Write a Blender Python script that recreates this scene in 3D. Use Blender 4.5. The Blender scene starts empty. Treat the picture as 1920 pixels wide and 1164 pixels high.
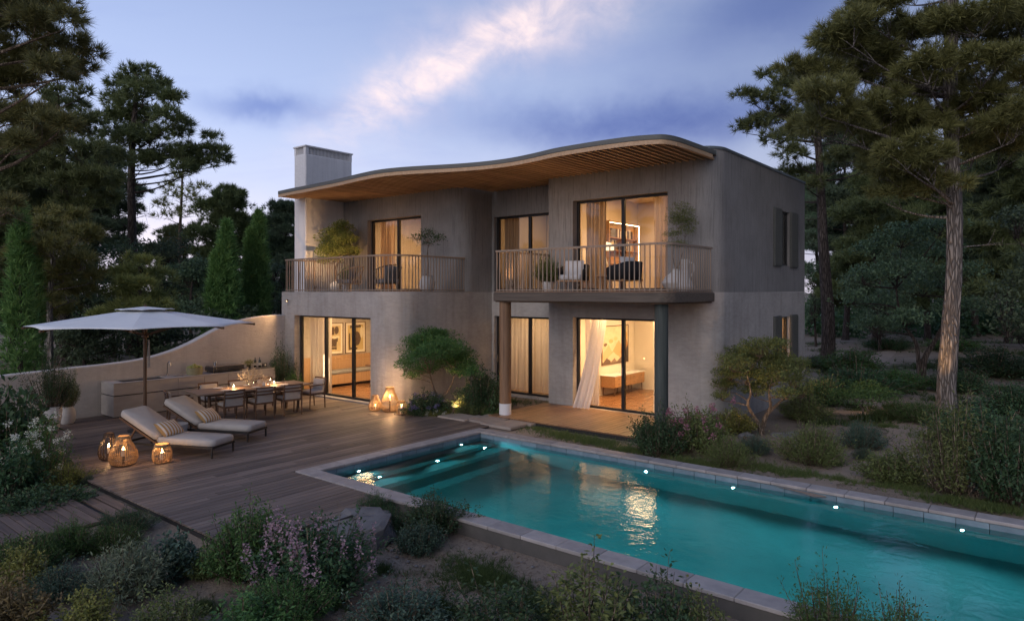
import bpy, math, random
import numpy as np
from mathutils import Vector, Matrix
random.seed(11)
RNG = np.random.default_rng(11)
sc = bpy.context.scene
col = sc.collection
rad = math.radians

# ------------------------------------------------------------------ camera
# World X runs along the facades (to the right), Y into the house, Z up from the deck.
EYE = 3.2
HEAD = math.atan2(1272, 1570)
FPX = 1272.0
cam_d = bpy.data.cameras.new('camera')
cam_d.sensor_width = 36
cam_d.lens = 36 * FPX / 1920
cam_d.shift_y = (547 - 582) / 1920
cam_d.clip_end = 2000
cam = bpy.data.objects.new('camera', cam_d)
cam.location = (0, 0, EYE)
cam.rotation_euler = (math.pi / 2, 0, HEAD)
col.objects.link(cam)
sc.camera = cam

# ------------------------------------------------------------------ world: dusk sky with clouds
SUN_EL, SUN_AZ = 24, 200          # soft afterglow direction (front left)
world = bpy.data.worlds.new('World')
sc.world = world
world.use_nodes = True
nt = world.node_tree
nt.nodes.clear()

class NT:
    """terse node helper"""
    def __init__(s, tree): s.t = tree
    def n(s, typ, **kw):
        nd = s.t.nodes.new(typ)
        for k, v in kw.items(): setattr(nd, k, v)
        return nd
    def l(s, a, b): s.t.links.new(a, b)
    def put(s, sock, v):
        if hasattr(v, 'links') or hasattr(v, 'is_linked'): s.l(v, sock)
        else: sock.default_value = v
    def math(s, op, a, b=0.0, c=None, clamp=False):
        nd = s.n('ShaderNodeMath', operation=op, use_clamp=clamp)
        s.put(nd.inputs[0], a); s.put(nd.inputs[1], b)
        if c is not None: s.put(nd.inputs[2], c)
        return nd.outputs[0]
    def mix(s, f, a, b, typ='MIX'):
        nd = s.n('ShaderNodeMix', data_type='RGBA', blend_type=typ)
        s.put(nd.inputs[0], f); s.put(nd.inputs[6], a); s.put(nd.inputs[7], b)
        return nd.outputs[2]
    def ramp(s, fac, stops, interp='LINEAR'):
        nd = s.n('ShaderNodeValToRGB')
        nd.color_ramp.interpolation = interp
        e = nd.color_ramp.elements
        while len(e) < len(stops): e.new(0.5)
        for i, (p, c) in enumerate(stops):
            e[i].position = p
            e[i].color = (c, c, c, 1) if isinstance(c, (int, float)) else (*c, 1)
        s.put(nd.inputs[0], fac)
        return nd.outputs[0]
    def noise(s, vec, scale, detail=4, rough=.55, dist=0.0):
        nd = s.n('ShaderNodeTexNoise')
        if vec is not None: s.l(vec, nd.inputs['Vector'])
        nd.inputs['Scale'].default_value = scale
        nd.inputs['Detail'].default_value = detail
        nd.inputs['Roughness'].default_value = rough
        nd.inputs['Distortion'].default_value = dist
        return nd.outputs['Fac']
    def mapping(s, vec, scale=(1, 1, 1), rot=(0, 0, 0), loc=(0, 0, 0)):
        nd = s.n('ShaderNodeMapping')
        s.l(vec, nd.inputs[0])
        nd.inputs[1].default_value = loc; nd.inputs[2].default_value = rot; nd.inputs[3].default_value = scale
        return nd.outputs[0]

W = NT(nt)
tc = W.n('ShaderNodeTexCoord')
gen = tc.outputs['Generated']
sky = W.n('ShaderNodeTexSky', sky_type='NISHITA')
sky.sun_disc = False
sky.sun_elevation = rad(5)
sky.sun_rotation = rad(-115)
sky.altitude = 100
sky.air_density = 1.0; sky.dust_density = .6; sky.ozone_density = 3.0
rot = W.n('ShaderNodeVectorRotate', rotation_type='Z_AXIS')
W.l(gen, rot.inputs['Vector']); rot.inputs['Angle'].default_value = -HEAD
sep = W.n('ShaderNodeSeparateXYZ'); W.l(rot.outputs[0], sep.inputs[0])
DEG = 180 / math.pi
az = W.math('MULTIPLY', W.math('ARCTAN2', sep.outputs[0], sep.outputs[1]), DEG)      # degrees from the house's bearing
el = W.math('MULTIPLY', W.math('ARCSINE', sep.outputs[2]), DEG)
wob = W.noise(gen, 6.0, 5, .6)
wob2 = W.noise(W.mapping(gen, loc=(3, 1, 7)), 5.0, 5, .6)
azw = W.math('ADD', az, W.math('MULTIPLY', W.math('SUBTRACT', wob, .5), 7.0))
elw = W.math('ADD', el, W.math('MULTIPLY', W.math('SUBTRACT', wob2, .5), 6.0))

def blob(a0, e0, ra, re, ang, hard=1.0):
    """soft elliptical cloud bank at bearing a0, height e0 (degrees)"""
    c, s_ = math.cos(rad(ang)), math.sin(rad(ang))
    da = W.math('SUBTRACT', azw, a0); de = W.math('SUBTRACT', elw, e0)
    t = W.math('ADD', W.math('MULTIPLY', da, c / ra), W.math('MULTIPLY', de, s_ / ra))
    w = W.math('ADD', W.math('MULTIPLY', da, -s_ / re), W.math('MULTIPLY', de, c / re))
    q = W.math('ADD', W.math('MULTIPLY', t, t), W.math('MULTIPLY', w, w))
    return W.math('EXPONENT', W.math('MULTIPLY', q, -hard))

# height gradient: paler lavender towards the horizon, deeper blue high up and to the right
base = W.mix(1.0, sky.outputs[0], (1.02, .86, 1.10, 1), 'MULTIPLY')
grad = W.ramp(W.math('DIVIDE', el, 90.0, clamp=True), [(0, (.60, .56, .67)), (.06, (.50, .525, .67)), (.16, (.345, .415, .61)), (.32, (.18, .245, .435)), (1, (.085, .13, .28))])
azr = W.ramp(W.math('ADD', W.math('DIVIDE', W.math('COSINE', W.math('DIVIDE', W.math('ADD', az, 55.0), DEG)), 2.0), .5), [(0, .42), (.5, .66), (.85, 1.0), (1, 1.12)])
grad = W.mix(1.0, grad, azr, 'MULTIPLY')
skyc = W.mix(.82, W.mix(1.0, base, (.06, .06, .06, 1), 'MULTIPLY'), grad)
# drifting veils all over the sky (flat layer seen in perspective)
zz = W.math('ADD', W.math('MAXIMUM', sep.outputs[2], 0.0), .12)
cx = W.n('ShaderNodeCombineXYZ')
W.l(W.math('DIVIDE', sep.outputs[0], zz), cx.inputs[0]); W.l(W.math('DIVIDE', sep.outputs[1], zz), cx.inputs[1])
veil = W.ramp(W.noise(W.mapping(cx.outputs[0], scale=(.8, 1.7, 1), rot=(0, 0, .5)), 1.1, 6, .55, .3), [(.48, 0), (.74, 1)])
skyc = W.mix(W.math('MULTIPLY', veil, .45), skyc, W.mix(1.0, skyc, (.74, .76, .92, 1), 'MULTIPLY'))
fine = W.noise(W.mapping(cx.outputs[0], scale=(2.2, 1.2, 1), rot=(0, 0, -.6)), 3.0, 7, .62, .4)
fiber = W.ramp(fine, [(.30, .25), (.62, 1)])
dark = W.math('ADD', blob(-19.5, 14.8, 5.0, 1.0, 2), W.math('ADD', blob(11.5, 14.2, 15, 2.1, 1), blob(21.5, 21, 8.0, 3.0, 12)), clamp=True)
skyc = W.mix(W.math('MULTIPLY', dark, .95), skyc, W.mix(1.0, skyc, (.48, .54, .74, 1), 'MULTIPLY'))
bank = W.math('MULTIPLY', blob(12, 14.0, 15, 1.9, 0), W.ramp(fine, [(.25, .45), (.6, 1)]))
skyc = W.mix(W.math('MULTIPLY', bank, .85), skyc, W.mix(1.0, skyc, (.60, .64, .80, 1), 'MULTIPLY'))
lit = W.math('ADD', blob(-5.2, 18.4, 9.0, 1.45, 30), W.math('ADD', W.math('MULTIPLY', blob(3.5, 22.2, 8.0, 2.3, 12), .7), W.math('MULTIPLY', blob(-9, 16, 7, 3, 40), .30)), clamp=True)
skyc = W.mix(W.math('MULTIPLY', W.math('MULTIPLY', lit, fiber), .78), skyc, (.72, .575, .55, 1))
glowh = W.math('MULTIPLY', blob(-27, 4.0, 9, 2.6, 0), .3)
skyc = W.mix(glowh, skyc, (.86, .68, .66, 1))
bg = W.n('ShaderNodeBackground'); bg.inputs[1].default_value = 1.36
W.l(skyc, bg.inputs[0])
wo = W.n('ShaderNodeOutputWorld'); W.l(bg.outputs[0], wo.inputs[0])

# ------------------------------------------------------------------ sun: last soft glow of the evening sky
sun_d = bpy.data.lights.new('sun', 'SUN')
sun_d.energy = 1.0
sun_d.angle = rad(50)
sun_d.color = (1.0, .92, .90)
sun = bpy.data.objects.new('sun', sun_d)
_b = HEAD + rad(150)              # where the glow comes from: behind the camera, to its left
_dir = Vector((-math.sin(_b), math.cos(_b), math.tan(rad(SUN_EL)))).normalized()
sun.rotation_euler = _dir.to_track_quat('Z', 'Y').to_euler()
col.objects.link(sun)

sc.view_settings.view_transform = 'Standard'
sc.view_settings.look = 'None'
sc.view_settings.exposure = 0.35
sc.view_settings.gamma = 1.0
sc.view_settings.use_curve_mapping = False
cy = sc.cycles
sc.render.engine = 'CYCLES'
cy.use_denoising = True
try: cy.denoiser = 'OPENIMAGEDENOISE'
except Exception: pass
cy.use_adaptive_sampling = True; cy.adaptive_threshold = .015
cy.max_bounces = 8; cy.diffuse_bounces = 4; cy.glossy_bounces = 4
cy.transmission_bounces = 4; cy.transparent_max_bounces = 14
cy.sample_clamp_indirect = 2.5; cy.sample_clamp_direct = 0
cy.caustics_reflective = False; cy.caustics_refractive = False
cy.use_light_tree = True

# ------------------------------------------------------------------ pixel helpers (a pixel gives a direction, a surface the distance)
RV = (math.cos(HEAD), math.sin(HEAD)); FV = (-math.sin(HEAD), math.cos(HEAD))
def ray(x, y):
    k = (x - 960) / FPX
    return (FV[0] + RV[0] * k, FV[1] + RV[1] * k, -(y - 547) / FPX)
def P(x, y, z=0.0):
    d = ray(x, y); t = (z - EYE) / d[2]
    return Vector((d[0] * t, d[1] * t, z))
def PD(x, y, D):
    d = ray(x, y); return Vector((d[0] * D, d[1] * D, EYE + d[2] * D))
def depth(p): return p[0] * FV[0] + p[1] * FV[1]

# ------------------------------------------------------------------ materials
MATS = {}
def newmat(name):
    m = bpy.data.materials.new(name); m.use_nodes = True
    m.node_tree.nodes.clear()
    N = NT(m.node_tree)
    out = N.n('ShaderNodeOutputMaterial')
    MATS[name] = m
    return m, N, out
def princ(N, out, **kw):
    b = N.n('ShaderNodeBsdfPrincipled')
    for k, v in kw.items():
        N.put(b.inputs[k.replace('_', ' ')], v)
    N.l(b.outputs[0], out.inputs[0])
    return b
def c4(c): return (*c, 1)
def surf(name, c1, c2=None, scale=4, rough=.6, bump=0.0, bscale=30, metal=0.0, stretch=(1, 1, 1), rand=0.0, spec=.35, bdist=.01, spots=None, rvar=0.0):
    """noise-mottled surface with optional fine relief and per-object tone"""
    m, N, out = newmat(name)
    t = N.n('ShaderNodeTexCoord'); v = N.mapping(t.outputs['Object'], scale=stretch)
    if rand:
        oi = N.n('ShaderNodeObjectInfo')
        a = N.n('ShaderNodeVectorMath', operation='ADD'); N.l(v, a.inputs[0])
        sc_ = N.n('ShaderNodeVectorMath', operation='SCALE'); sc_.inputs[0].default_value = (37, 51, 23); N.l(oi.outputs['Random'], sc_.inputs['Scale'])
        N.l(sc_.outputs[0], a.inputs[1]); v = a.outputs[0]
    c2 = c2 or tuple(x * .8 for x in c1)
    f = N.noise(v, scale, 5, .6)
    colr = N.ramp(f, [(.32, c1), (.68, c2)])
    if spots:
        sp = N.ramp(N.noise(t.outputs['Object'], spots[1], 3, .5), [(.5, 0), (.72, 1)])
        colr = N.mix(N.math('MULTIPLY', sp, spots[2]), colr, c4(spots[0]))
    if rand:
        hv = N.n('ShaderNodeHueSaturation'); N.l(colr, hv.inputs['Color'])
        N.l(N.math('MULTIPLY_ADD', oi.outputs['Random'], 2 * rand, 1 - rand), hv.inputs['Value'])
        colr = hv.outputs[0]
    b = princ(N, out, Base_Color=colr, Roughness=rough, Metallic=metal, Specular_IOR_Level=spec)
    if rvar:
        N.l(N.math('MULTIPLY_ADD', f, rvar, rough - rvar / 2), b.inputs['Roughness'])
    if bump:
        bp = N.n('ShaderNodeBump'); bp.inputs['Strength'].default_value = bump; bp.inputs['Distance'].default_value = bdist
        N.l(N.noise(v, bscale, 5, .65), bp.inputs['Height']); N.l(bp.outputs[0], b.inputs['Normal'])
    return m
LEAF_GAIN = 2.1
def leafmat(name, dark, light, trans=.25, clump=1.2, rough=.55):
    m, N, out = newmat(name)
    g = N.n('ShaderNodeNewGeometry'); t = N.n('ShaderNodeTexCoord'); oi = N.n('ShaderNodeObjectInfo')
    f = N.math('ADD', N.math('MULTIPLY', g.outputs['Random Per Island'], .55), N.math('MULTIPLY', N.noise(t.outputs['Object'], clump, 3), .45))
    c = N.ramp(f, [(.2, tuple(x * (LEAF_GAIN if max(light) < .3 else 1) for x in dark)), (.8, tuple(x * (LEAF_GAIN if max(light) < .3 else 1) for x in light))])
    hv = N.n('ShaderNodeHueSaturation'); N.l(c, hv.inputs['Color'])
    N.l(N.math('MULTIPLY_ADD', oi.outputs['Random'], .4, .8), hv.inputs['Value'])
    N.l(N.math('MULTIPLY_ADD', oi.outputs['Random'], .04, .48), hv.inputs['Hue'])
    b = N.n('ShaderNodeBsdfPrincipled'); N.l(hv.outputs[0], b.inputs['Base Color']); b.inputs['Roughness'].default_value = rough; b.inputs['Specular IOR Level'].default_value = .3
    tr = N.n('ShaderNodeBsdfTranslucent'); N.l(hv.outputs[0], tr.inputs[0])
    mx = N.n('ShaderNodeMixShader'); mx.inputs[0].default_value = trans
    N.l(b.outputs[0], mx.inputs[1]); N.l(tr.outputs[0], mx.inputs[2]); N.l(mx.outputs[0], out.inputs[0])
    return m
def emit(name, c, s):
    m, N, out = newmat(name)
    e = N.n('ShaderNodeEmission'); e.inputs[0].default_value = c4(c); e.inputs[1].default_value = s
    N.l(e.outputs[0], out.inputs[0]); return m
def fresnel(N, ior):
    """thin-sheet reflectance, the same from both sides"""
    fr = N.n('ShaderNodeFresnel'); g = N.n('ShaderNodeNewGeometry')
    N.l(N.math('MULTIPLY_ADD', g.outputs['Backfacing'], 1 / ior - ior, ior), fr.inputs[0]); return fr
def glassmat(name, tint=(.96, .97, .96), rough=0.0, ior=1.45):
    m, N, out = newmat(name)
    tr = N.n('ShaderNodeBsdfTransparent'); tr.inputs[0].default_value = c4(tint)
    gl = N.n('ShaderNodeBsdfGlossy'); gl.inputs['Roughness'].default_value = rough
    fr = fresnel(N, ior)
    mx = N.n('ShaderNodeMixShader'); N.l(fr.outputs[0], mx.inputs[0]); N.l(tr.outputs[0], mx.inputs[1]); N.l(gl.outputs[0], mx.inputs[2])
    N.l(mx.outputs[0], out.inputs[0]); return m
def clothmat(name, c, trans=.4, see=.0):
    m, N, out = newmat(name)
    t = N.n('ShaderNodeTexCoord')
    cc = N.mix(N.ramp(N.noise(t.outputs['Object'], 30, 3), [(.3, 0), (.7, 1)]), c4(c), c4(tuple(x * .88 for x in c)))
    d = N.n('ShaderNodeBsdfDiffuse'); N.l(cc, d.inputs[0])
    tr = N.n('ShaderNodeBsdfTranslucent'); N.l(cc, tr.inputs[0])
    mx = N.n('ShaderNodeMixShader'); mx.inputs[0].default_value = trans; N.l(d.outputs[0], mx.inputs[1]); N.l(tr.outputs[0], mx.inputs[2])
    last = mx.outputs[0]
    if see:
        tp = N.n('ShaderNodeBsdfTransparent'); m2 = N.n('ShaderNodeMixShader'); m2.inputs[0].default_value = see
        N.l(last, m2.inputs[1]); N.l(tp.outputs[0], m2.inputs[2]); last = m2.outputs[0]
    N.l(last, out.inputs[0]); return m

def ribbed():
    """upper storey: board-marked render with narrow uneven vertical ribs"""
    m, N, out = newmat('ribbed_render')
    t = N.n('ShaderNodeTexCoord'); s = N.n('ShaderNodeSeparateXYZ'); N.l(t.outputs['Object'], s.inputs[0])
    k = N.math('ADD', s.outputs[0], s.outputs[1])
    cb = N.n('ShaderNodeCombineXYZ'); N.l(k, cb.inputs[0]); N.l(N.math('MULTIPLY', s.outputs[2], .04), cb.inputs[2])
    rib = N.noise(cb.outputs[0], 17, 3, .7)
    rib = N.ramp(rib, [(.36, 0), (.50, 1), (.62, .55), (.70, 1)])
    pat = N.noise(t.outputs['Object'], .9, 5, .6)
    grit = N.noise(t.outputs['Object'], 26, 4, .7)
    c = N.ramp(pat, [(.3, (.235, .222, .21)), (.7, (.315, .298, .282))])
    c = N.mix(N.math('MULTIPLY', N.math('SUBTRACT', 1.0, rib), .5), c, (.12, .112, .104, 1))
    c = N.mix(N.math('MULTIPLY', N.ramp(grit, [(.56, 0), (.7, 1)]), .35), c, (.12, .105, .095, 1))
    b = princ(N, out, Base_Color=c, Roughness=.85, Specular_IOR_Level=.15)
    bp = N.n('ShaderNodeBump'); bp.inputs['Strength'].default_value = .7; bp.inputs['Distance'].default_value = .012
    N.l(N.math('ADD', rib, N.math('MULTIPLY', grit, .35)), bp.inputs['Height']); N.l(bp.outputs[0], b.inputs['Normal'])
    return m
def plaster(name, c1, c2, fleck=(.2, .18, .16)):
    m, N, out = newmat(name)
    t = N.n('ShaderNodeTexCoord'); o = t.outputs['Object']
    pat = N.noise(o, .8, 6, .62, .3); mid = N.noise(N.mapping(o, scale=(1, 1, 2.6)), 5, 6, .7); grit = N.noise(o, 42, 4, .7)
    c = N.ramp(N.math('ADD', N.math('MULTIPLY', pat, .6), N.math('MULTIPLY', mid, .4)), [(.34, c1), (.66, c2)])
    drip = N.ramp(N.noise(N.mapping(o, scale=(3.0, 3.0, .22)), 1.6, 4, .6), [(.5, 0), (.75, 1)])
    c = N.mix(N.math('MULTIPLY', drip, .34), c, c4(fleck))
    c = N.mix(N.math('MULTIPLY', N.ramp(grit, [(.6, 0), (.72, 1)]), .25), c, c4(fleck))
    b = princ(N, out, Base_Color=c, Roughness=.9, Specular_IOR_Level=.15)
    bp = N.n('ShaderNodeBump'); bp.inputs['Strength'].default_value = .85; bp.inputs['Distance'].default_value = .025
    N.l(N.math('ADD', N.math('MULTIPLY', mid, .8), N.math('MULTIPLY', grit, .35)), bp.inputs['Height']); N.l(bp.outputs[0], b.inputs['Normal'])
    return m
def wood(name, c1, c2, axis='y', rough=.5, rand=.12, dens=1.0, bump=.25, spec=.35):
    st = {'x': (.7, 14, 14), 'y': (14, .7, 14), 'z': (14, 14, .7)}[axis]
    return surf(name, c1, c2, scale=1.5 * dens, rough=rough, bump=bump, bscale=3.0, stretch=st, rand=rand, spec=spec, bdist=.004, rvar=.15)

ribbed()
plaster('plaster', (.315, .288, .262), (.50, .463, .425))
plaster('white_plaster', (.72, .70, .69), (.80, .78, .77), (.42, .40, .40))
plaster('garden_wall_plaster', (.46, .42, .38), (.60, .555, .51), (.32, .29, .26))
surf('inner_wall', (.62, .55, .46), (.66, .59, .50), 2, .9)
surf('inner_ceiling', (.70, .64, .56), (.73, .67, .59), 2, .9)
wood('inner_floor', (.24, .12, .055), (.15, .07, .032), 'y', .28, 0, 1, .1, .5)
wood('deck_wood', (.19, .146, .118), (.10, .076, .063), 'y', .58, .36)
wood('porch_wood', (.27, .145, .07), (.17, .085, .04), 'y', .38, .16, 1, .2, .5)
wood('walk_wood', (.17, .12, .092), (.09, .065, .052), 'x', .6, .22)
wood('soffit_wood', (.60, .40, .24), (.46, .29, .165), 'y', .5, .14)
wood('post_wood', (.27, .155, .085), (.145, .08, .044), 'z', .6, 0)
wood('post_grey', (.075, .085, .075), (.042, .05, .045), 'z', .6, 0)
wood('slab_wood', (.13, .10, .075), (.075, .058, .045), 'x', .6, 0)
wood('chair_wood', (.15, .085, .05), (.095, .052, .03), 'z', .5, .1)
wood('table_wood', (.30, .215, .15), (.20, .14, .095), 'y', .5, 0)
wood('pale_wood', (.42, .235, .11), (.32, .17, .075), 'y', .45, .08)
wood('panel_wood', (.40, .25, .14), (.31, .185, .10), 'z', .6, .05)
wood('rail_metal', (.34, .25, .18), (.26, .19, .135), 'z', .5, .05)
surf('roof_edge', (.105, .105, .095), (.15, .15, .135), 3, .55, .15, 20, stretch=(.4, .4, 6))
surf('roof_top', (.16, .16, .15), (.2, .2, .19), 3, .8)
surf('cap_metal', (.11, .13, .135), (.14, .16, .165), 3, .45, metal=.3)
surf('dark_board', (.10, .06, .035), (.07, .04, .024), 3, .8)
surf('frame_black', (.012, .012, .013), (.02, .019, .019), 8, .4)
surf('shutter_grey', (.075, .077, .07), (.095, .096, .088), 6, .55, .1, 30)
surf('concrete', (.085, .08, .072), (.12, .11, .10), 3, .85, .3, 25)
surf('coping_stone', (.40, .36, .335), (.29, .265, .25), 5, .6, .2, 25, rand=.14)
surf('pool_tile', (.22, .30, .35), (.145, .205, .25), 4, .3, .08, 20, rand=.16, spec=.5)
surf('pool_plaster', (.13, .44, .47), (.10, .37, .40), 1.5, .6)
surf('kitchen_stone', (.42, .385, .355), (.34, .31, .285), 2.2, .55, .1, 25, stretch=(1, 1, 3), rand=.05)
surf('dark_gap', (.03, .027, .025), None, 5, .8)
surf('paver_stone', (.36, .30, .25), (.27, .225, .19), 4, .8, .3, 20, rand=.1)
surf('canvas', (.80, .82, .83), (.75, .77, .78), 3, .8, .05, 60)
surf('cushion', (.45, .415, .38), (.39, .36, .33), 5, .9, .25, 90)
surf('cushion_white', (.60, .575, .55), (.54, .515, .49), 5, .9, .25, 90)
surf('cushion_dark', (.20, .20, .21), (.16, .16, .17), 5, .9, .25, 90)
surf('black_weave', (.012, .012, .014), (.02, .02, .022), 30, .8, .4, 60)
surf('metal_dark', (.03, .028, .027), (.045, .042, .04), 10, .45, metal=.4)
surf('bronze', (.13, .075, .042), (.10, .058, .034), 6, .45)
surf('steel', (.45, .45, .46), (.38, .38, .39), 4, .25, metal=1.0, stretch=(1, 1, 8))
surf('grill_black', (.022, .024, .028), (.035, .037, .042), 6, .3, spec=.6)
surf('pot_white', (.58, .555, .53), (.49, .47, .45), 6, .75, .3, 35, stretch=(1, 1, 5))
surf('stone_table', (.47, .44, .41), (.41, .385, .36), 8, .75, .15, 40)
surf('rattan', (.40, .255, .125), (.30, .185, .085), 20, .6, rand=.1)
surf('rattan_dark', (.10, .066, .042), (.07, .046, .03), 20, .6, rand=.1)
surf('wax', (.80, .70, .52), (.76, .66, .49), 8, .5)
surf('porcelain', (.66, .66, .67), (.62, .62, .63), 8, .25, spec=.5)
surf('basket', (.32, .30, .18), (.24, .225, .13), 22, .8, .5, 60)
surf('lemon', (.36, .33, .09), (.26, .28, .07), 8, .5, rand=.2)
surf('bottle_glass', (.012, .018, .014), None, 5, .12, spec=.6)
surf('paper', (.62, .58, .50), (.58, .54, .46), 8, .8)
surf('petal_white', (.62, .58, .50), (.52, .48, .41), 10, .8, rand=.1)
surf('sand', (.34, .265, .20), (.26, .20, .15), 1.2, .95, .4, 45)
surf('rock', (.20, .19, .185), (.125, .12, .118), 2.5, .85, .6, 9, bdist=.04)
glassmat('window_glass', (.93, .94, .93))
glassmat('clear_glass', (.97, .97, .97), .01)
clothmat('sheer', (.74, .67, .60), .5, .18)
clothmat('drape', (.50, .39, .29), .45)
clothmat('sheer_white', (.82, .78, .76), .45, .10)
emit('flame', (1, .60, .22), 60)
emit('lamp_warm', (1, .66, .34), 9)
emit('led_warm', (1, .72, .40), 12)
emit('pool_lens', (.75, 1.0, .97), 2)
emit('shade_glow', (1, .68, .38), 2.0)

def bark(name, c1, c2, sc_=1.0):
    m, N, out = newmat(name)
    t = N.n('ShaderNodeTexCoord'); o = N.mapping(t.outputs['Object'], scale=(1, 1, .16))
    vo = N.n('ShaderNodeTexVoronoi', feature='DISTANCE_TO_EDGE'); vo.inputs['Scale'].default_value = 17 * sc_
    nz = N.n('ShaderNodeTexNoise'); nz.inputs['Scale'].default_value = 6 * sc_; N.l(o, nz.inputs['Vector'])
    N.l(N.mix(.16, o, nz.outputs['Color']), vo.inputs['Vector'])
    crack = N.ramp(vo.outputs[0], [(.0, 0), (.22, 1)])
    c = N.mix(crack, c4(tuple(x * .5 for x in c1)), N.ramp(N.noise(o, 14 * sc_, 5, .7), [(.3, c1), (.7, c2)]))
    b = princ(N, out, Base_Color=c, Roughness=.9, Specular_IOR_Level=.15)
    bp = N.n('ShaderNodeBump'); bp.inputs['Strength'].default_value = 1.0; bp.inputs['Distance'].default_value = .035
    N.l(N.math('ADD', crack, N.math('MULTIPLY', N.noise(o, 20, 4), .5)), bp.inputs['Height']); N.l(bp.outputs[0], b.inputs['Normal'])
    return m
bark('pine_bark', (.20, .17, .15), (.36, .32, .285))
bark('dark_bark', (.085, .066, .055), (.13, .105, .09))
bark('twig_bark', (.23, .17, .12), (.32, .25, .19), 2)
leafmat('needle_near', (0.046, 0.049, 0.018), (0.115, 0.108, 0.038), .2)
leafmat('needle_mid', (0.041, 0.057, 0.024), (0.105, 0.124, 0.046), .25)
leafmat('needle_warm', (0.068, 0.078, 0.024), (0.151, 0.146, 0.046), .25)
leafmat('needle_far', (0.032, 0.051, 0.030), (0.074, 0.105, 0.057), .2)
leafmat('cypress_green', (0.030, 0.065, 0.019), (0.101, 0.155, 0.043), .2)
leafmat('leaf_dark', (.014, .032, .014), (.042, .072, .030), .25)
leafmat('leaf_green', (.020, .048, .014), (.062, .105, .030), .3)
leafmat('leaf_olive', (.040, .055, .018), (.105, .120, .040), .3)
leafmat('leaf_yellow', (.060, .070, .016), (.150, .140, .038), .3)
leafmat('leaf_silver', (.065, .085, .050), (.125, .148, .092), .25)
leafmat('leaf_blue', (.022, .042, .028), (.050, .076, .050), .2)
leafmat('leaf_red', (.060, .042, .022), (.110, .080, .035), .25)
leafmat('grass_green', (.025, .045, .012), (.080, .090, .030), .3)
leafmat('grass_dark', (.014, .032, .010), (.045, .065, .020), .3)
leafmat('flower_pink', (.31, .20, .25), (.48, .34, .38), .3)
leafmat('leaf_wood', (0.030, 0.049, 0.027), (0.076, 0.105, 0.054), .25)
leafmat('flower_white', (.52, .52, .44), (.70, .70, .60), .3)
leafmat('flower_rose', (.42, .16, .20), (.60, .28, .32), .3)
leafmat('flower_purple', (.20, .15, .32), (.32, .25, .46), .3)
leafmat('dried_litter', (.05, .034, .02), (.11, .08, .05), .1)
leafmat('dried', (.40, .34, .26), (.58, .52, .42), .3)

# striped pillow
m, N, out = newmat('striped_fabric')
t = N.n('ShaderNodeTexCoord'); s = N.n('ShaderNodeSeparateXYZ'); N.l(t.outputs['Object'], s.inputs[0])
fr = N.math('FRACT', N.math('MULTIPLY', s.outputs[0], 12.5))
st = N.ramp(fr, [(0, 0), (.42, 0), (.48, 1), (.92, 1), (1, 0)])
princ(N, out, Base_Color=N.mix(st, (.62, .57, .50, 1), (.42, .25, .10, 1)), Roughness=.9, Specular_IOR_Level=.1)
# pool water: tinted clear sheet with small ripples
m, N, out = newmat('pool_water')
t = N.n('ShaderNodeTexCoord'); o = t.outputs['Object']
tr = N.n('ShaderNodeBsdfRefraction'); tr.inputs['Color'].default_value = (.60, .92, .97, 1); tr.inputs['Roughness'].default_value = .0; tr.inputs['IOR'].default_value = 1.33
gl = N.n('ShaderNodeBsdfGlossy'); gl.inputs['Roughness'].default_value = .03
fr = fresnel(N, 1.42)
bp = N.n('ShaderNodeBump'); bp.inputs['Strength'].default_value = .42; bp.inputs['Distance'].default_value = .03
w1 = N.noise(N.mapping(o, scale=(1, 1.6, 1), rot=(0, 0, .5)), 2.6, 4, .55, .6); w2 = N.noise(N.mapping(o, scale=(1.5, 1, 1)), 9, 3, .5, .4)
calm = N.ramp(N.noise(o, .5, 3, .5), [(.35, .35), (.65, 1)])
N.l(N.math('MULTIPLY', N.math('ADD', w1, N.math('MULTIPLY', w2, .25)), calm), bp.inputs['Height'])
N.l(bp.outputs[0], gl.inputs['Normal']); N.l(bp.outputs[0], tr.inputs['Normal']); N.l(bp.outputs[0], fr.inputs['Normal'])
mx = N.n('ShaderNodeMixShader'); N.l(fr.outputs[0], mx.inputs[0]); N.l(tr.outputs[0], mx.inputs[1]); N.l(gl.outputs[0], mx.inputs[2]); N.l(mx.outputs[0], out.inputs[0])
# ground: sand, needle litter and thin turf
m, N, out = newmat('ground_soil')
t = N.n('ShaderNodeTexCoord'); o = t.outputs['Object']
big = N.noise(o, .30, 5, .6, .4); mid = N.noise(o, 1.6, 6, .65); fi = N.noise(o, 30, 4, .7)
c = N.ramp(mid, [(.3, (.33, .265, .20)), (.7, (.24, .19, .145))])
c = N.mix(N.ramp(N.math('ADD', N.math('MULTIPLY', big, .7), N.math('MULTIPLY', mid, .3)), [(.52, 0), (.62, 1)]), c, N.ramp(fi, [(.3, (.045, .055, .024)), (.7, (.10, .095, .045))]))
c = N.mix(N.math('MULTIPLY', N.ramp(fi, [(.52, 0), (.66, 1)]), .45), c, (.075, .058, .04, 1))
b = princ(N, out, Base_Color=c, Roughness=.95, Specular_IOR_Level=.1)
bp = N.n('ShaderNodeBump'); bp.inputs['Strength'].default_value = .8; bp.inputs['Distance'].default_value = .03
N.l(N.math('ADD', fi, mid), bp.inputs['Height']); N.l(bp.outputs[0], b.inputs['Normal'])

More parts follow.
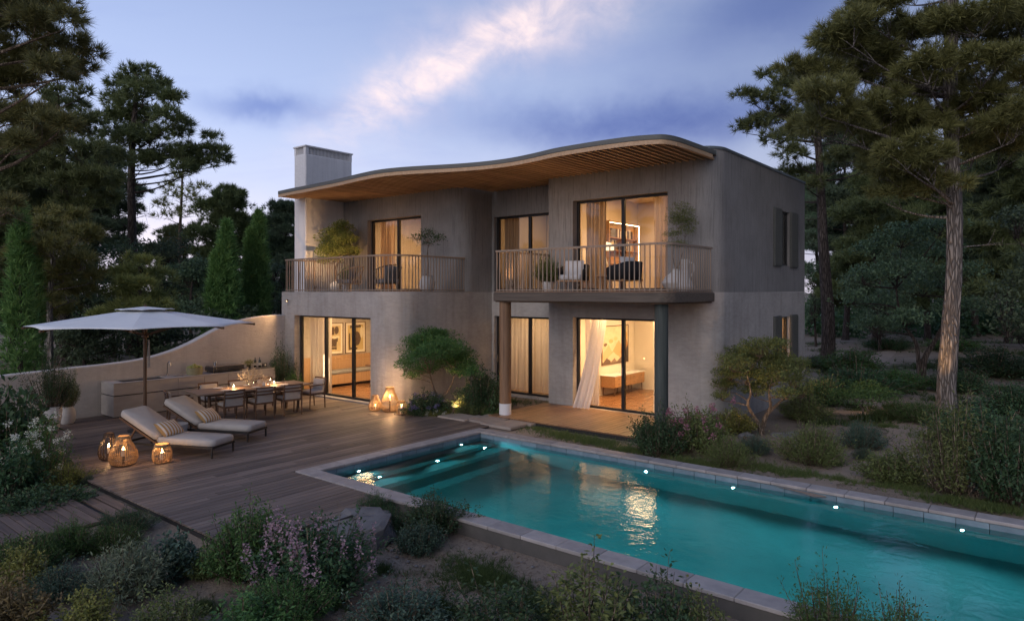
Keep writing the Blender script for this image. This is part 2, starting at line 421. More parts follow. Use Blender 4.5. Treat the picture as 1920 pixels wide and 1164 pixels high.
# pictures (flat print)
def picture(name, bgc, shapes):
    """abstract print: soft-edged colour patches in the picture's own plane"""
    m, N, out = newmat(name)
    t = N.n('ShaderNodeTexCoord'); s = N.n('ShaderNodeSeparateXYZ'); N.l(t.outputs['Generated'], s.inputs[0])
    nz = N.noise(t.outputs['Generated'], 5, 5, .6)
    c = N.mix(N.ramp(nz, [(.4, 0), (.65, 1)]), c4(bgc), c4(tuple(x * .82 for x in bgc)))
    for (kind, cx_, cy_, rx, ry, colr) in shapes:
        dx = N.math('ABSOLUTE', N.math('DIVIDE', N.math('SUBTRACT', N.math('ADD', s.outputs[1], N.math('MULTIPLY', N.math('SUBTRACT', nz, .5), .12)), cx_), rx))
        dy = N.math('ABSOLUTE', N.math('DIVIDE', N.math('SUBTRACT', N.math('ADD', s.outputs[2], N.math('MULTIPLY', N.math('SUBTRACT', nz, .5), .10)), cy_), ry))
        q = N.math('MAXIMUM', dx, dy) if kind == 'r' else (N.math('ADD', dx, dy) if kind == 'd' else N.math('POWER', N.math('ADD', N.math('MULTIPLY', dx, dx), N.math('MULTIPLY', dy, dy)), .5))
        c = N.mix(N.ramp(q, [(.9, 1), (1.0, 0)]), c, c4(colr))
    princ(N, out, Base_Color=c, Roughness=.7)
br = (.07, .04, .022)
picture('print_blocks', (.50, .40, .22), [('r', .35, .34, .30, .16, br), ('r', .55, .55, .33, .05, (.60, .55, .42)), ('r', .30, .80, .12, .16, br), ('e', .62, .82, .20, .16, br), ('r', .62, .44, .12, .08, br), ('r', .4, .12, .25, .05, br)])
picture('print_oval', (.46, .36, .16), [('e', .55, .45, .30, .30, br), ('r', .50, .93, .38, .06, br), ('r', .12, .35, .05, .35, br), ('r', .35, .06, .28, .04, br), ('e', .88, .7, .1, .25, (.56, .52, .40))])
picture('print_mountains', (.66, .54, .36), [('d', .22, .18, .26, .34, (.60, .40, .22)), ('d', .62, .22, .34, .40, (.55, .33, .16)), ('d', .90, .30, .22, .40, (.45, .24, .10)), ('d', .42, .10, .30, .22, (.64, .50, .34)), ('d', .16, .0, .20, .16, (.12, .08, .06)), ('d', .45, .0, .18, .13, (.22, .15, .11)), ('d', .72, .0, .22, .15, (.16, .11, .085)), ('d', .97, .14, .12, .34, (.05, .04, .04)), ('e', .33, .60, .09, .06, (.58, .36, .17)), ('e', .52, .66, .07, .05, (.62, .42, .22)), ('e', .88, .72, .10, .12, (.62, .38, .14)), ('e', .12, .52, .06, .045, (.16, .10, .07))])

# ------------------------------------------------------------------ geometry helpers
def M_(m): return MATS[m] if isinstance(m, str) else m
def npmesh(name, V, F, smooth=False):
    """mesh from numpy arrays; F is a list of (n,k) index arrays"""
    me = bpy.data.meshes.new(name)
    V = np.asarray(V, dtype=np.float32)
    me.vertices.add(len(V)); me.vertices.foreach_set('co', V.ravel())
    F = [np.asarray(f, dtype=np.int32) for f in F if len(f)]
    tot = sum(f.size for f in F); n = sum(len(f) for f in F)
    me.loops.add(tot); me.loops.foreach_set('vertex_index', np.concatenate([f.ravel() for f in F]))
    me.polygons.add(n)
    ls = []; o = 0
    for f in F:
        ls.append(o + np.arange(len(f)) * f.shape[1]); o += f.size
    me.polygons.foreach_set('loop_start', np.concatenate(ls).astype(np.int32))
    me.polygons.foreach_set('use_smooth', np.full(n, smooth))
    me.update(calc_edges=True)
    return me
def link(name, data, mat=None, parent=None, loc=None, rot=None):
    o = bpy.data.objects.new(name, data); col.objects.link(o)
    if mat is not None and len(data.materials) == 0:
        data.materials.append(M_(mat))
    if parent is not None: o.parent = parent
    if loc is not None: o.location = loc
    if rot is not None: o.rotation_euler = rot
    return o
def tag(o, label=None, cat=None, group=None, kind=None):
    if label: o['label'] = label
    if cat: o['category'] = cat
    if group: o['group'] = group
    if kind: o['kind'] = kind
    return o
def thing(name, label, cat, loc=(0, 0, 0), rz=0.0, group=None):
    o = bpy.data.objects.new(name, None); o.empty_display_size = .2; col.objects.link(o)
    o.location = loc; o.rotation_euler = (0, 0, rz)
    return tag(o, label, cat, group)
def dup(root, loc, rz=0.0, label=None, scale=None, group=None):
    """copy of a thing with copies of its parts and sub-parts (mesh data shared)"""
    r = root.copy(); col.objects.link(r)
    r.location = loc; r.rotation_euler = (0, 0, rz)
    if scale is not None: r.scale = scale if hasattr(scale, '__len__') else (scale,) * 3
    if label: r['label'] = label
    if group: r['group'] = group
    def kids(a, b):
        for ch in a.children:
            c = ch.copy(); col.objects.link(c); c.parent = b; kids(ch, c)
    kids(root, r)
    return r

class MB:
    def __init__(s): s.v = []; s.f = []
    def add(s, vs, fs):
        b = len(s.v); s.v += [tuple(p) for p in vs]; s.f += [tuple(i + b for i in f) for f in fs]; return s
    def box(s, c, d, rz=0.0, M=None):
        x, y, z = (k / 2 for k in d)
        vs = [Vector((a, b, e)) for e in (-z, z) for b in (-y, y) for a in (-x, x)]
        R = (Matrix.Translation(c) @ Matrix.Rotation(rz, 4, 'Z')) if M is None else (Matrix.Translation(c) @ M.to_4x4())
        return s.add([R @ p for p in vs], [(0, 2, 3, 1), (4, 5, 7, 6), (0, 1, 5, 4), (2, 6, 7, 3), (0, 4, 6, 2), (1, 3, 7, 5)])
    def bb(s, x0, x1, y0, y1, z0, z1):
        return s.box(((x0 + x1) / 2, (y0 + y1) / 2, (z0 + z1) / 2), (abs(x1 - x0), abs(y1 - y0), abs(z1 - z0)))
    def prism(s, poly, z0, z1):
        n = len(poly)
        return s.add([(x, y, z0) for x, y in poly] + [(x, y, z1) for x, y in poly],
                     [tuple(range(n - 1, -1, -1)), tuple(range(n, 2 * n))] + [(i, (i + 1) % n, n + (i + 1) % n, n + i) for i in range(n)])
    def tube(s, pts, r, n=8, cap=True, squash=None):
        pts = [Vector(p) for p in pts]; k = len(pts)
        r = r if hasattr(r, '__len__') else [r] * k
        vs = []; fs = []; up = None
        for i, p in enumerate(pts):
            t = (pts[min(i + 1, k - 1)] - pts[max(i - 1, 0)])
            t = t.normalized() if t.length > 1e-9 else Vector((0, 0, 1))
            if up is None:
                up = Vector((1, 0, 0)) if abs(t.x) < .8 else Vector((0, 1, 0))
            a = (up - t * up.dot(t)).normalized(); b = t.cross(a); up = a
            for j in range(n):
                th = 2 * math.pi * j / n
                vs.append(p + (a * math.cos(th) + b * math.sin(th)) * r[i])
        for i in range(k - 1):
            for j in range(n):
                j2 = (j + 1) % n
                fs.append((i * n + j, i * n + j2, (i + 1) * n + j2, (i + 1) * n + j))
        if cap:
            fs.append(tuple(range(n - 1, -1, -1))); fs.append(tuple((k - 1) * n + j for j in range(n)))
        return s.add(vs, fs)
    def bar(s, a, b, w, h=None):
        """rectangular bar from a to b"""
        a = Vector(a); b = Vector(b); h = h or w
        t = (b - a); L = t.length; t.normalize()
        sd = t.cross(Vector((0, 0, 1))); sd = sd.normalized() if sd.length > 1e-4 else Vector((1, 0, 0))
        u = sd.cross(t)
        M = Matrix((sd, t, u)).transposed()
        return s.box((a + b) / 2, (w, L, h), M=M)
    def lathe(s, prof, n=20, c=(0, 0, 0), cap=False):
        vs = []; fs = []; k = len(prof)
        for r, z in prof:
            for j in range(n):
                th = 2 * math.pi * j / n
                vs.append((c[0] + r * math.cos(th), c[1] + r * math.sin(th), c[2] + z))
        for i in range(k - 1):
            for j in range(n):
                j2 = (j + 1) % n
                fs.append((i * n + j, i * n + j2, (i + 1) * n + j2, (i + 1) * n + j))
        if cap:
            fs.append(tuple(range(n - 1, -1, -1))); fs.append(tuple((k - 1) * n + j for j in range(n)))
        return s.add(vs, fs)
    def mesh(s, name, smooth=False):
        me = bpy.data.meshes.new(name); me.from_pydata(s.v, [], s.f); me.update()
        if smooth:
            me.polygons.foreach_set('use_smooth', [True] * len(me.polygons))
            me.set_sharp_from_angle(angle=rad(38))
        return me
    def build(s, name, mat, parent=None, smooth=False, bev=0.0, loc=None, rot=None, seg=2):
        o = link(name, s.mesh(name, smooth), mat, parent, loc, rot)
        if bev:
            b = o.modifiers.new('bevel', 'BEVEL'); b.width = bev; b.segments = seg; b.limit_method = 'ANGLE'
        return o
def wparent(o, root):
    """parent a mesh drawn in world coordinates to an unrotated Empty"""
    o.parent = root; o.matrix_parent_inverse = Matrix.Translation(-Vector(root.location)); return o
def boxmesh(name, d, bev=0.0):
    me = MB().box((0, 0, 0), d).mesh(name)
    if bev:
        import bmesh
        bm = bmesh.new(); bm.from_mesh(me); bmesh.ops.bevel(bm, geom=bm.edges[:], offset=bev, segments=1, affect='EDGES'); bm.to_mesh(me); bm.free()
    return me
def light(name, kind, loc, energy, color, parent=None, size=.1, rot=None, spot=None, sy=None):
    d = bpy.data.lights.new(name, kind); d.energy = energy; d.color = color
    if kind == 'AREA':
        d.size = size
        if sy: d.shape = 'RECTANGLE'; d.size_y = sy
    elif kind in ('POINT', 'SPOT'): d.shadow_soft_size = size
    if kind == 'SPOT' and spot: d.spot_size = rad(spot); d.spot_blend = .9
    o = bpy.data.objects.new(name, d); col.objects.link(o); o.location = loc
    if rot is not None: o.rotation_euler = rot
    if parent: o.parent = parent
    return o
WARM = (1.0, .57, .25); CANDLE = (1.0, .55, .24)

def spline(p, k=4):
    """Catmull-Rom through plan points"""
    o_ = []
    for i in range(len(p) - 1):
        a = Vector(p[max(i - 1, 0)]); b = Vector(p[i]); c = Vector(p[i + 1]); d = Vector(p[min(i + 2, len(p) - 1)])
        for j in range(k):
            t = j / k
            o_.append(.5 * ((2 * b) + (c - a) * t + (2 * a - 5 * b + 4 * c - d) * t * t + (3 * b - a - 3 * c + d) * t ** 3))
    o_.append(Vector(p[-1])); return o_
# ------------------------------------------------------------------ ground
POOL = (-10.33, 1.6, 7.25, 11.6)             # inner edges u0,u1,v0,v1
CW = .29                                      # coping width
WATER_Z = -.125
def smooth01(t): t = max(0.0, min(1.0, t)); return t * t * (3 - 2 * t)
def gz(x, y):
    """ground height"""
    h = -.07
    if y < 7.0 and x > -8.2: h = -.22 + .10 * smooth01((6.9 - y - 1.2) / 2.5)
    if y < 4.4: h = -.12 + .05 * math.sin(x * 1.3) * math.sin(y * 1.1 + 1)
    far = max(0.0, x + 5.5) if y > 12 else 0.0
    h += smooth01(far / 5) * (.10 * math.sin(x * .7 + 1) * math.sin(y * .55) + .05)
    d = max(0.0, y - 26, -22 - x)
    h += smooth01(d / 14) * (.35 * math.sin(x * .22 + 2) * math.sin(y * .19) + .2)
    return h
px0, px1, py0, py1 = POOL[0] - CW + .03, POOL[1] + CW - .03, POOL[2] - CW + .03, POOL[3] + CW - .03
def axis_cuts(lo, hi, cuts, fine_lo, fine_hi, step):
    a = set(cuts)
    x = fine_lo
    while x <= fine_hi: a.add(round(x, 3)); x += step
    x = fine_hi; st = step
    while x < hi: st *= 1.5; x += st; a.add(round(x, 2))
    x = fine_lo; st = step
    while x > lo: st *= 1.5; x -= st; a.add(round(x, 2))
    b = sorted(a); out_ = [b[0]]
    for k in b[1:]:
        if k - out_[-1] > .05 or k in cuts:
            if k - out_[-1] <= .05 and out_[-1] not in cuts: out_[-1] = k
            else: out_.append(k)
    return out_
xs = axis_cuts(-900, 900, [px0, px1], -26, 16, .5)
ys = axis_cuts(-300, 1200, [py0, py1, 4.35, 6.93], -2, 40, .5)
V = []; F4 = []
for y in ys:
    for x in xs: V.append((x, y, gz(x, y)))
nx = len(xs)
for j in range(len(ys) - 1):
    for i in range(nx - 1):
        mx_, my_ = (xs[i] + xs[i + 1]) / 2, (ys[j] + ys[j + 1]) / 2
        if px0 < mx_ < px1 and py0 < my_ < py1: continue
        F4.append((j * nx + i, j * nx + i + 1, (j + 1) * nx + i + 1, (j + 1) * nx + i))
ground = link('ground', npmesh('ground', V, [F4], True), 'ground_soil'); tag(ground, 'sandy ground with thin turf around the house', None, kind='structure')

# ------------------------------------------------------------------ deck, porch, walkway, pavers
def plank_rows(root, mat, rects, along, width, zt, th, lengths, name='plank', gap=.010):
    """separate boards laid in rows; rects (u0,u1,v0,v1)"""
    cache = {}
    for (u0, u1, v0, v1) in rects:
        lo, hi = (u0, u1) if along == 'y' else (v0, v1)
        s0, s1 = (v0, v1) if along == 'y' else (u0, u1)
        n = max(1, round((hi - lo) / width)); w = (hi - lo) / n
        for i in range(n):
            c = lo + (i + .5) * w; a = s0; first = True
            while a < s1 - .02:
                L = random.choice(lengths)
                if first: L *= random.choice((.35, .6, .8, 1.0)); first = False
                L = round(L, 1)
                if s1 - a - L < .7: L = s1 - a
                key = round(L, 3)
                if key not in cache:
                    d = (w - gap, L - .005, th) if along == 'y' else (L - .005, w - gap, th)
                    cache[key] = boxmesh(name, d, .0035); cache[key].materials.append(M_(mat))
                loc = (c, a + L / 2, zt - th / 2) if along == 'y' else (a + L / 2, c, zt - th / 2)
                o = link(name, cache[key], mat)
                o.location = (loc[0], loc[1], loc[2] + random.uniform(-.0012, .0012))
                wparent(o, root)
                a += L
deck = MB().bb(-19.35, -10.64, 4.43, 12.36, -.16, -.045).bb(-10.64, -8.05, 4.43, 6.94, -.16, -.045).build('deck', 'dark_gap')
tag(deck, 'brown timber deck beside the pool', None, kind='structure')
def wchild(o, p): o.parent = p; return o
_wp = wparent
wparent = lambda o, r: (wchild(o, r) if r.type == 'MESH' else _wp(o, r))
plank_rows(deck, 'deck_wood', [(-19.36, -10.64, 4.42, 12.35), (-10.64, -8.04, 4.42, 6.94)], 'y', .145, 0.0, .03, (2.4, 3.0, 3.6, 4.2))
porch = MB().bb(-11.38, -6.52, 13.12, 15.57, -.1, .022).build('porch', 'dark_gap'); tag(porch, 'raised timber porch outside the open door', None, kind='structure')
plank_rows(porch, 'porch_wood', [(-11.4, -6.5, 13.1, 15.58)], 'y', .14, .055, .03, (2.48,))
walk = MB().bb(-11.9, -10.55, .5, 4.3, -.14, -.06).build('boardwalk', 'dark_gap'); tag(walk, 'narrow boardwalk leading to the deck', None, kind='structure')
plank_rows(walk, 'walk_wood', [(-11.95, -10.5, .5, 3.9)], 'x', .128, -.02, .035, (1.45,), gap=.012)
plank_rows(walk, 'walk_wood', [(-11.85, -10.6, 3.97, 4.33)], 'x', .18, -.03, .035, (1.25,), gap=.03)
path = MB().bb(-12.3, -9.2, 11.9, 13.05, -.1, -.055).build('path', 'sand'); tag(path, 'sandy strip under the stepping slabs', None, kind='structure')
for (a, b) in (((861, 782.5), (.95, .62)), ((908, 787), (.98, .62)), ((944, 796), (.95, .62)), ((985, 790), (.80, .60))):
    p = P(*a)
    o = MB().box((0, 0, 0), (b[0], b[1], .07)).build('paver', 'paver_stone', path, bev=.012, loc=(p.x, p.y, -.012 + .005 * ((a[0] // 7) % 4)))
pad = MB().lathe([(0, 0), (.42, 0), (.42, .1), (0, .1)], 28).build('footing', 'paver_stone', path, loc=(-11.15, 13.2, -.07), smooth=True)

# winding sandy path into the wood
pth = [P(x, y) for x, y in ((1480, 912), (1540, 893), (1600, 878), (1655, 850), (1700, 815), (1705, 795), (1660, 778), (1600, 772), (1562, 752), (1570, 725), (1620, 690), (1680, 662))]
sp_ = spline([(p.x, p.y) for p in pth], 5); V = []; F4 = []
for i, p in enumerate(sp_):
    t = (sp_[min(i + 1, len(sp_) - 1)] - sp_[max(i - 1, 0)]).normalized(); q = Vector((-t.y, t.x)) * (.42 + .10 * math.sin(i * .9) + .06 * math.sin(i * 2.3))
    for k in (-1, -.5, 0, .5, 1):
        x, y = p.x + q.x * k, p.y + q.y * k; V.append((x, y, gz(x, y) + .018 * (1 - k * k) + .004))
    if i:
        for k in range(4): F4.append((5 * i - 5 + k, 5 * i - 4 + k, 5 * i + 1 + k, 5 * i + k))
tag(link('sand_path', npmesh('sand_path', V, [F4], True), 'sand'), 'trodden sandy path winding into the wood', None, kind='structure')
# ------------------------------------------------------------------ pool
u0, u1, v0, v1 = POOL
pool = MB()
zb = -1.35
def inq(mb, a, b, c, d): mb.add([a, b, c, d], [(0, 1, 2, 3)])
inq(pool, (u0, v0, zb), (u1, v0, zb), (u1, v1, zb), (u0, v1, zb))
for (a, b) in (((u0, v1), (u1, v1)), ((u1, v1), (u1, v0)), ((u1, v0), (u0, v0)), ((u0, v0), (u0, v1))):
    inq(pool, (a[0], a[1], zb), (a[0], a[1], -.36), (b[0], b[1], -.36), (b[0], b[1], zb))
for i in range(3):
    pool.bb(u0 + .001, u0 + .42 * (3 - i), v0 + .001, v1 - .001, zb + .001, -.42 - .26 * (3 - i - 1) + .0)
pool_o = pool.build('pool', 'pool_plaster'); tag(pool_o, 'rectangular swimming pool with steps', None, kind='structure')
shellw = MB()
for (x0, x1, y0, y1) in ((u0 - CW + .02, u1 + CW - .02, v0 - CW + .02, v0 - .02), (u0 - CW + .02, u1 + CW - .02, v1 + .02, v1 + CW - .02), (u0 - CW + .02, u0 - .02, v0 - .02, v1 + .02), (u1 + .02, u1 + CW - .02, v0 - .02, v1 + .02)):
    shellw.bb(x0, x1, y0, y1, -1.0, -.042)
shellw.build('pool_edge', 'concrete', pool_o)
TS = .40
tile_c = {}
def tile(L, ax):
    k = (round(L, 3), ax)
    if k not in tile_c:
        d = (L - .006, .02, .315) if ax == 'x' else (.02, L - .006, .315)
        tile_c[k] = boxmesh('tile', d, .003); tile_c[k].materials.append(M_('pool_tile'))
    return tile_c[k]
def stones(a0, a1, step):
    n = round((a1 - a0) / step); w = (a1 - a0) / n
    return [(a0 + (i + .5) * w, w) for i in range(n)]
for (c, w) in stones(u0, u1, TS):
    link('tile', tile(w, 'x'), None, pool_o, (c, v1 + .008, -.20))
for (c, w) in stones(v0, v1, TS):
    link('tile', tile(w, 'y'), None, pool_o, (u0 - .008, c, -.20))
MB().bb(u0, u1, v0 - .02, v0, -.36, -.045).bb(u1, u1 + .02, v0, v1, -.36, -.045).build('tile_band', 'pool_tile', pool_o)
cop_c = {}
def coping(L, ax):
    k = (round(L, 3), ax)
    if k not in cop_c:
        d = (L - .006, CW + .02, .05) if ax == 'x' else (CW + .02, L - .006, .05)
        cop_c[k] = boxmesh('coping_stone', d, .008); cop_c[k].materials.append(M_('coping_stone'))
    return cop_c[k]
for yy in (v0 - CW / 2 + .01, v1 + CW / 2 - .01):
    for (c, w) in stones(u0 - CW, u1 + CW, .56):
        link('coping_stone', coping(w, 'x'), None, pool_o, (c, yy, -.012 + random.uniform(-.002, .002)))
for xx in (u0 - CW / 2 + .01, u1 + CW / 2 - .01):
    for (c, w) in stones(v0 + .022, v1 - .022, .56):
        link('coping_stone', coping(w, 'y'), None, pool_o, (xx, c, -.012 + random.uniform(-.002, .002)))
water = link('water', npmesh('water', [(u0 + .003, v0 + .003, WATER_Z), (u1 - .003, v0 + .003, WATER_Z), (u1 - .003, v1 - .003, WATER_Z), (u0 + .003, v1 - .003, WATER_Z)], [[(0, 1, 2, 3)]]), 'pool_water')
tag(water, 'clear turquoise pool water', None, kind='structure')
# underwater lamps
AQUA = (.38, .95, 1.0)
def pool_light(loc, nrm, label, energy):
    t = thing('pool_light', label, 'pool light', loc, 0, 'round lamps set under the pool water')
    R = Vector(nrm).to_track_quat('Z', 'Y').to_euler()
    MB().lathe([(.028, 0), (.042, 0), (.042, .014), (.028, .018)], 20).build('trim_ring', 'steel', t, True, rot=R)
    MB().lathe([(0.0005, .012), (.016, .012), (.029, .006)], 20).build('lens', 'pool_lens', t, True, rot=R)
    L = light('pool_lamp', 'SPOT', Vector(nrm) * .05, energy, AQUA, t, .018, None, 165)
    L.rotation_euler = (Vector(nrm)).to_track_quat('-Z', 'Y').to_euler()
for i, u in enumerate((-6.1, -4.42, -2.77, -1.1, .6)):
    lab = ['lamp under water on the far pool wall nearest the steps', 'second underwater lamp from the steps on the far pool wall', 'third underwater lamp from the steps on the far pool wall', 'rightmost visible underwater lamp on the far pool wall', 'underwater lamp at the far right end of the pool'][i]
    pool_light((u, v1 - .012, -.35), (0, -1, 0), lab, 38)
for v, lab in ((8.25, 'underwater lamp on the pool steps closest to the clipped dark bush'), (9.75, 'underwater lamp in the middle of the pool steps'), (11.2, 'underwater lamp on the pool steps nearest the stepping slabs')):
    pool_light((u0 + .43, v, -.52), (1, 0, 0), lab, 22)
for v, lab in ((8.1, 'added underwater lamp low on the pool end wall nearest the deck front'), (10.9, 'added underwater lamp low on the pool end wall nearest the lantern group')):
    pool_light((u0 + .014, v, -.29), (1, 0, 0), lab, 9)  # extra lamps added to brighten the pool steps
for u in (-7.4, -5.2, -3.0, -.8):
    pool_light((u, v0 + .012, -.42), (0, 1, 0), {-7.4: 'underwater lamp on the near pool wall by the dark bushes', -5.2: 'underwater lamp hidden low on the near pool wall', -3.0: 'underwater lamp on the near pool wall behind the broad-leaved hedge', -.8: 'underwater lamp on the near pool wall at the right'}[u], 38)

# ------------------------------------------------------------------ house
HB = (-13.0, 16.0, -.05)
house = thing('house', 'two-storey grey rendered house with wavy wooden roof canopy', 'house', HB)
def hpart(o): return _wp(o, house)
def rounded(path, n=9):
    """closed path of (x, y, r): returns points with rounded corners and leg index of each following edge"""
    pts = []
    k = len(path)
    for i, (x, y, r) in enumerate(path):
        p = Vector((x, y)); a = (Vector(path[i - 1][:2]) - p); b = (Vector(path[(i + 1) % k][:2]) - p)
        if r <= 0: pts.append((p, i)); continue
        a.normalize(); b.normalize()
        c = p + (a + b) * r
        for j in range(n + 1):
            t = j / n * math.pi / 2
            pts.append((c - b * r * math.cos(t) - a * r * math.sin(t), i if j == n else -1))
    return pts
def shell(name, path, z0, z1, th, openings, mat):
    """wall ring with real openings: openings = (leg, axis, lo, hi, zlo, zhi)"""
    base = rounded(path); pts = []
    nb = len(base)
    for i in range(nb):
        p, leg = base[i]; q = base[(i + 1) % nb][0]
        pts.append(p)
        cuts = []
        for (lg, ax, lo, hi, a, b) in openings:
            if lg == leg:
                for val in (lo, hi):
                    d = q[ax] - p[ax]; t = (val - p[ax]) / d
                    cuts.append((t, p + (q - p) * t))
        for t, c in sorted(cuts, key=lambda e: e[0]): pts.append(c)
    # edge legs recomputed
    n = len(pts)
    nrm = []
    for i in range(n):
        a = (pts[i] - pts[i - 1]); b = (pts[(i + 1) % n] - pts[i])
        a = a.normalized() if a.length > 1e-6 else b.normalized(); b = b.normalized() if b.length > 1e-6 else a
        na = Vector((a.y, -a.x)); nb_ = Vector((b.y, -b.x))
        m = (na + nb_); m = m / max(.2, m.dot(na)) if m.length > 1e-6 else na
        nrm.append(m)
    zc = sorted({z0, z1} | {o[4] for o in openings if z0 < o[4] < z1} | {o[5] for o in openings if z0 < o[5] < z1})
    nz = len(zc)
    v = []
    for i in range(n):
        for z in zc:
            v.append((pts[i].x, pts[i].y, z)); q = pts[i] - nrm[i] * th; v.append((q.x, q.y, z))
    I = lambda i, j, s: ((i % n) * nz + j) * 2 + s
    def is_open(i, j):
        if j < 0 or j >= nz - 1: return True
        m = (pts[i % n] + pts[(i + 1) % n]) / 2; zm = (zc[j] + zc[j + 1]) / 2
        for (lg, ax, lo, hi, a, b) in openings:
            leg_p = path[lg]
            if lo < m[ax] < hi and a < zm < b and abs(m[1 - ax] - leg_p[1 - ax]) < 1e-3: return True
        return False
    f = []
    for i in range(n):
        for j in range(nz - 1):
            if is_open(i, j): continue
            f.append((I(i, j, 0), I(i + 1, j, 0), I(i + 1, j + 1, 0), I(i, j + 1, 0)))
            f.append((I(i + 1, j, 1), I(i, j, 1), I(i, j + 1, 1), I(i + 1, j + 1, 1)))
            if is_open(i, j + 1): f.append((I(i, j + 1, 0), I(i + 1, j + 1, 0), I(i + 1, j + 1, 1), I(i, j + 1, 1)))
            if is_open(i, j - 1): f.append((I(i + 1, j, 0), I(i, j, 0), I(i, j, 1), I(i + 1, j, 1)))
            if is_open(i + 1, j): f.append((I(i + 1, j, 0), I(i + 1, j, 1), I(i + 1, j + 1, 1), I(i + 1, j + 1, 0)))
            if is_open(i - 1, j): f.append((I(i, j, 1), I(i, j, 0), I(i, j + 1, 0), I(i, j + 1, 1)))
    mb = MB(); mb.v = v; mb.f = f
    return hpart(mb.build(name, mat, smooth=True))
F1 = 3.15                                     # upper floor level
FRONT_L, MID, FRONT_R, UP_L, SIDE, BACK = 12.4, 16.5, 15.6, 15.1, -6.4, 22.8
TH = .34
LOW = [(-19.66, BACK, 0), (-19.66, FRONT_L, 0), (-14.2, FRONT_L, .8), (-14.2, MID, 0), (-11.3, MID, 0), (-11.3, FRONT_R, 0), (SIDE, FRONT_R, .6), (SIDE, BACK, 0)]
UPP = [(-20.0, BACK, 0), (-20.0, UP_L, 0), (-14.2, UP_L, .5), (-14.2, MID, 0), (-11.3, MID, 0), (-11.3, FRONT_R, 0), (SIDE, FRONT_R, .6), (SIDE, BACK, 0)]
op_low = [(1, 0, -18.95, -15.2, .03, 2.46), (3, 0, -14.1, -11.42, .0, 2.43), (5, 0, -10.48, -7.64, .03, 2.50), (6, 1, 20.38, 21.25, .85, 2.46)]
op_up = [(1, 0, -18.68, -16.0, F1 + .03, 5.66), (3, 0, -14.1, -11.42, F1 + .03, 5.58), (5, 0, -10.48, -7.64, F1 + .03, 5.70), (6, 1, 20.38, 21.25, 3.98, 5.58)]
shell('lower_wall', LOW, -.12, F1 + .04, TH, op_low, 'plaster')
shell('upper_wall', UPP, F1 + .042, 6.66, TH, op_up, 'ribbed_render')
# balcony parapet edge sits on the ground-floor block: floor slabs, roof slab, partitions
def poly_of(path, inset):
    b = rounded(path); pts = [p for p, _ in b]; n = len(pts); o_ = []
    for i in range(n):
        a = (pts[i] - pts[i - 1]).normalized(); c = (pts[(i + 1) % n] - pts[i]).normalized()
        m = Vector((a.y, -a.x)) + Vector((c.y, -c.x)); m = m / max(.2, m.dot(Vector((a.y, -a.x))))
        q = pts[i] - m * inset; o_.append((q.x, q.y))
    return o_
hpart(MB().prism(poly_of(LOW, TH - .01), 2.84, F1 + .02).build('floor_slab', 'inner_ceiling'))
hpart(MB().prism(poly_of(LOW, .012), F1 + .045, F1 + .06).build('terrace_floor', 'paver_stone'))
hpart(MB().prism(poly_of(LOW, TH - .01), -.09, .04).build('ground_floor', 'inner_floor'))
hpart(MB().prism(poly_of(UPP, TH + .004), F1 + .064, F1 + .085).build('upper_floor', 'inner_floor'))
hpart(MB().prism(poly_of(UPP, TH - .01), 6.12, 6.42).build('roof_slab', 'inner_ceiling'))
cap = MB()
ring_o = [p for p, _ in rounded(UPP)]; po = poly_of(UPP, -.025); pi_ = poly_of(UPP, TH + .03); n = len(po)
for i in range(n):
    j = (i + 1) % n
    b = len(cap.v)
    for (x, y) in (po[i], po[j], pi_[j], pi_[i]):
        cap.v += [(x, y, 6.655), (x, y, 6.72)]
    cap.f += [(b, b + 2, b + 3, b + 1), (b + 4, b + 6, b + 7, b + 5), (b + 1, b + 3, b + 5, b + 7), (b + 6, b + 4, b + 2, b)]
hpart(cap.build('parapet_cap', 'cap_metal', smooth=True))
iw = [(-11.0, -10.92, 15.96, 22.44, .042, 2.838), (-14.5, -14.42, 16.2, 22.44, .042, 2.838), (-19.3, -14.5, 16.18, 16.26, .042, 2.838), (-14.42, -11.0, 19.8, 19.88, .042, 2.838), (-10.92, -6.75, 19.86, 19.94, .042, 2.838),
      (-11.0, -10.92, 15.96, 22.44, 3.24, 6.118), (-14.54, -14.46, 16.6, 22.44, 3.24, 6.118), (-19.64, -14.56, 19.5, 19.58, 3.24, 6.118), (-14.42, -11.0, 19.8, 19.88, 3.24, 6.118), (-10.92, -6.75, 20.1, 20.18, 3.24, 6.118)]
for b in iw: hpart(MB().bb(*b).build('interior_wall', 'inner_wall'))
hpart(MB().bb(-19.318, -19.29, 12.76, 16.17, .043, 1.02).build('wall_panelling', 'panel_wood'))

# chimney: tall white slab through the canopy
CH = (-20.72, -20.04, 13.55, 15.5)
ch = hpart(MB().bb(*CH, -.1, 7.92).build('chimney', 'white_plaster', bev=.04))
MB().bb(CH[0] - .03, CH[1] + .03, CH[2] - .03, CH[3] + .03, 8.16, 8.21).build('chimney_cap', 'white_plaster', ch, bev=.008)
MB().bb(CH[0] + .12, CH[1] - .12, CH[2] + .12, CH[3] - .12, 7.9, 8.15).build('flue_core', 'dark_gap', ch)
fin = boxmesh('vent_fin', (.028, .028, .25)); fin.materials.append(M_('white_plaster'))
for k in range(30):
    link('vent_fin', fin, None, ch, (CH[1] - .05, CH[2] + .15 + k * .0575, 8.035))
for k in range(8):
    link('vent_fin', fin, None, ch, (CH[0] + .13 + k * .062, CH[2] + .05, 8.035))
for (x, y) in ((CH[0] + .06, CH[2] + .06), (CH[1] - .06, CH[2] + .06), (CH[1] - .06, CH[3] - .06), (CH[0] + .06, CH[3] - .06)):
    MB().bb(x - .055, x + .055, y - .055, y + .055, 7.9, 8.165).build('vent_post', 'white_plaster', ch)

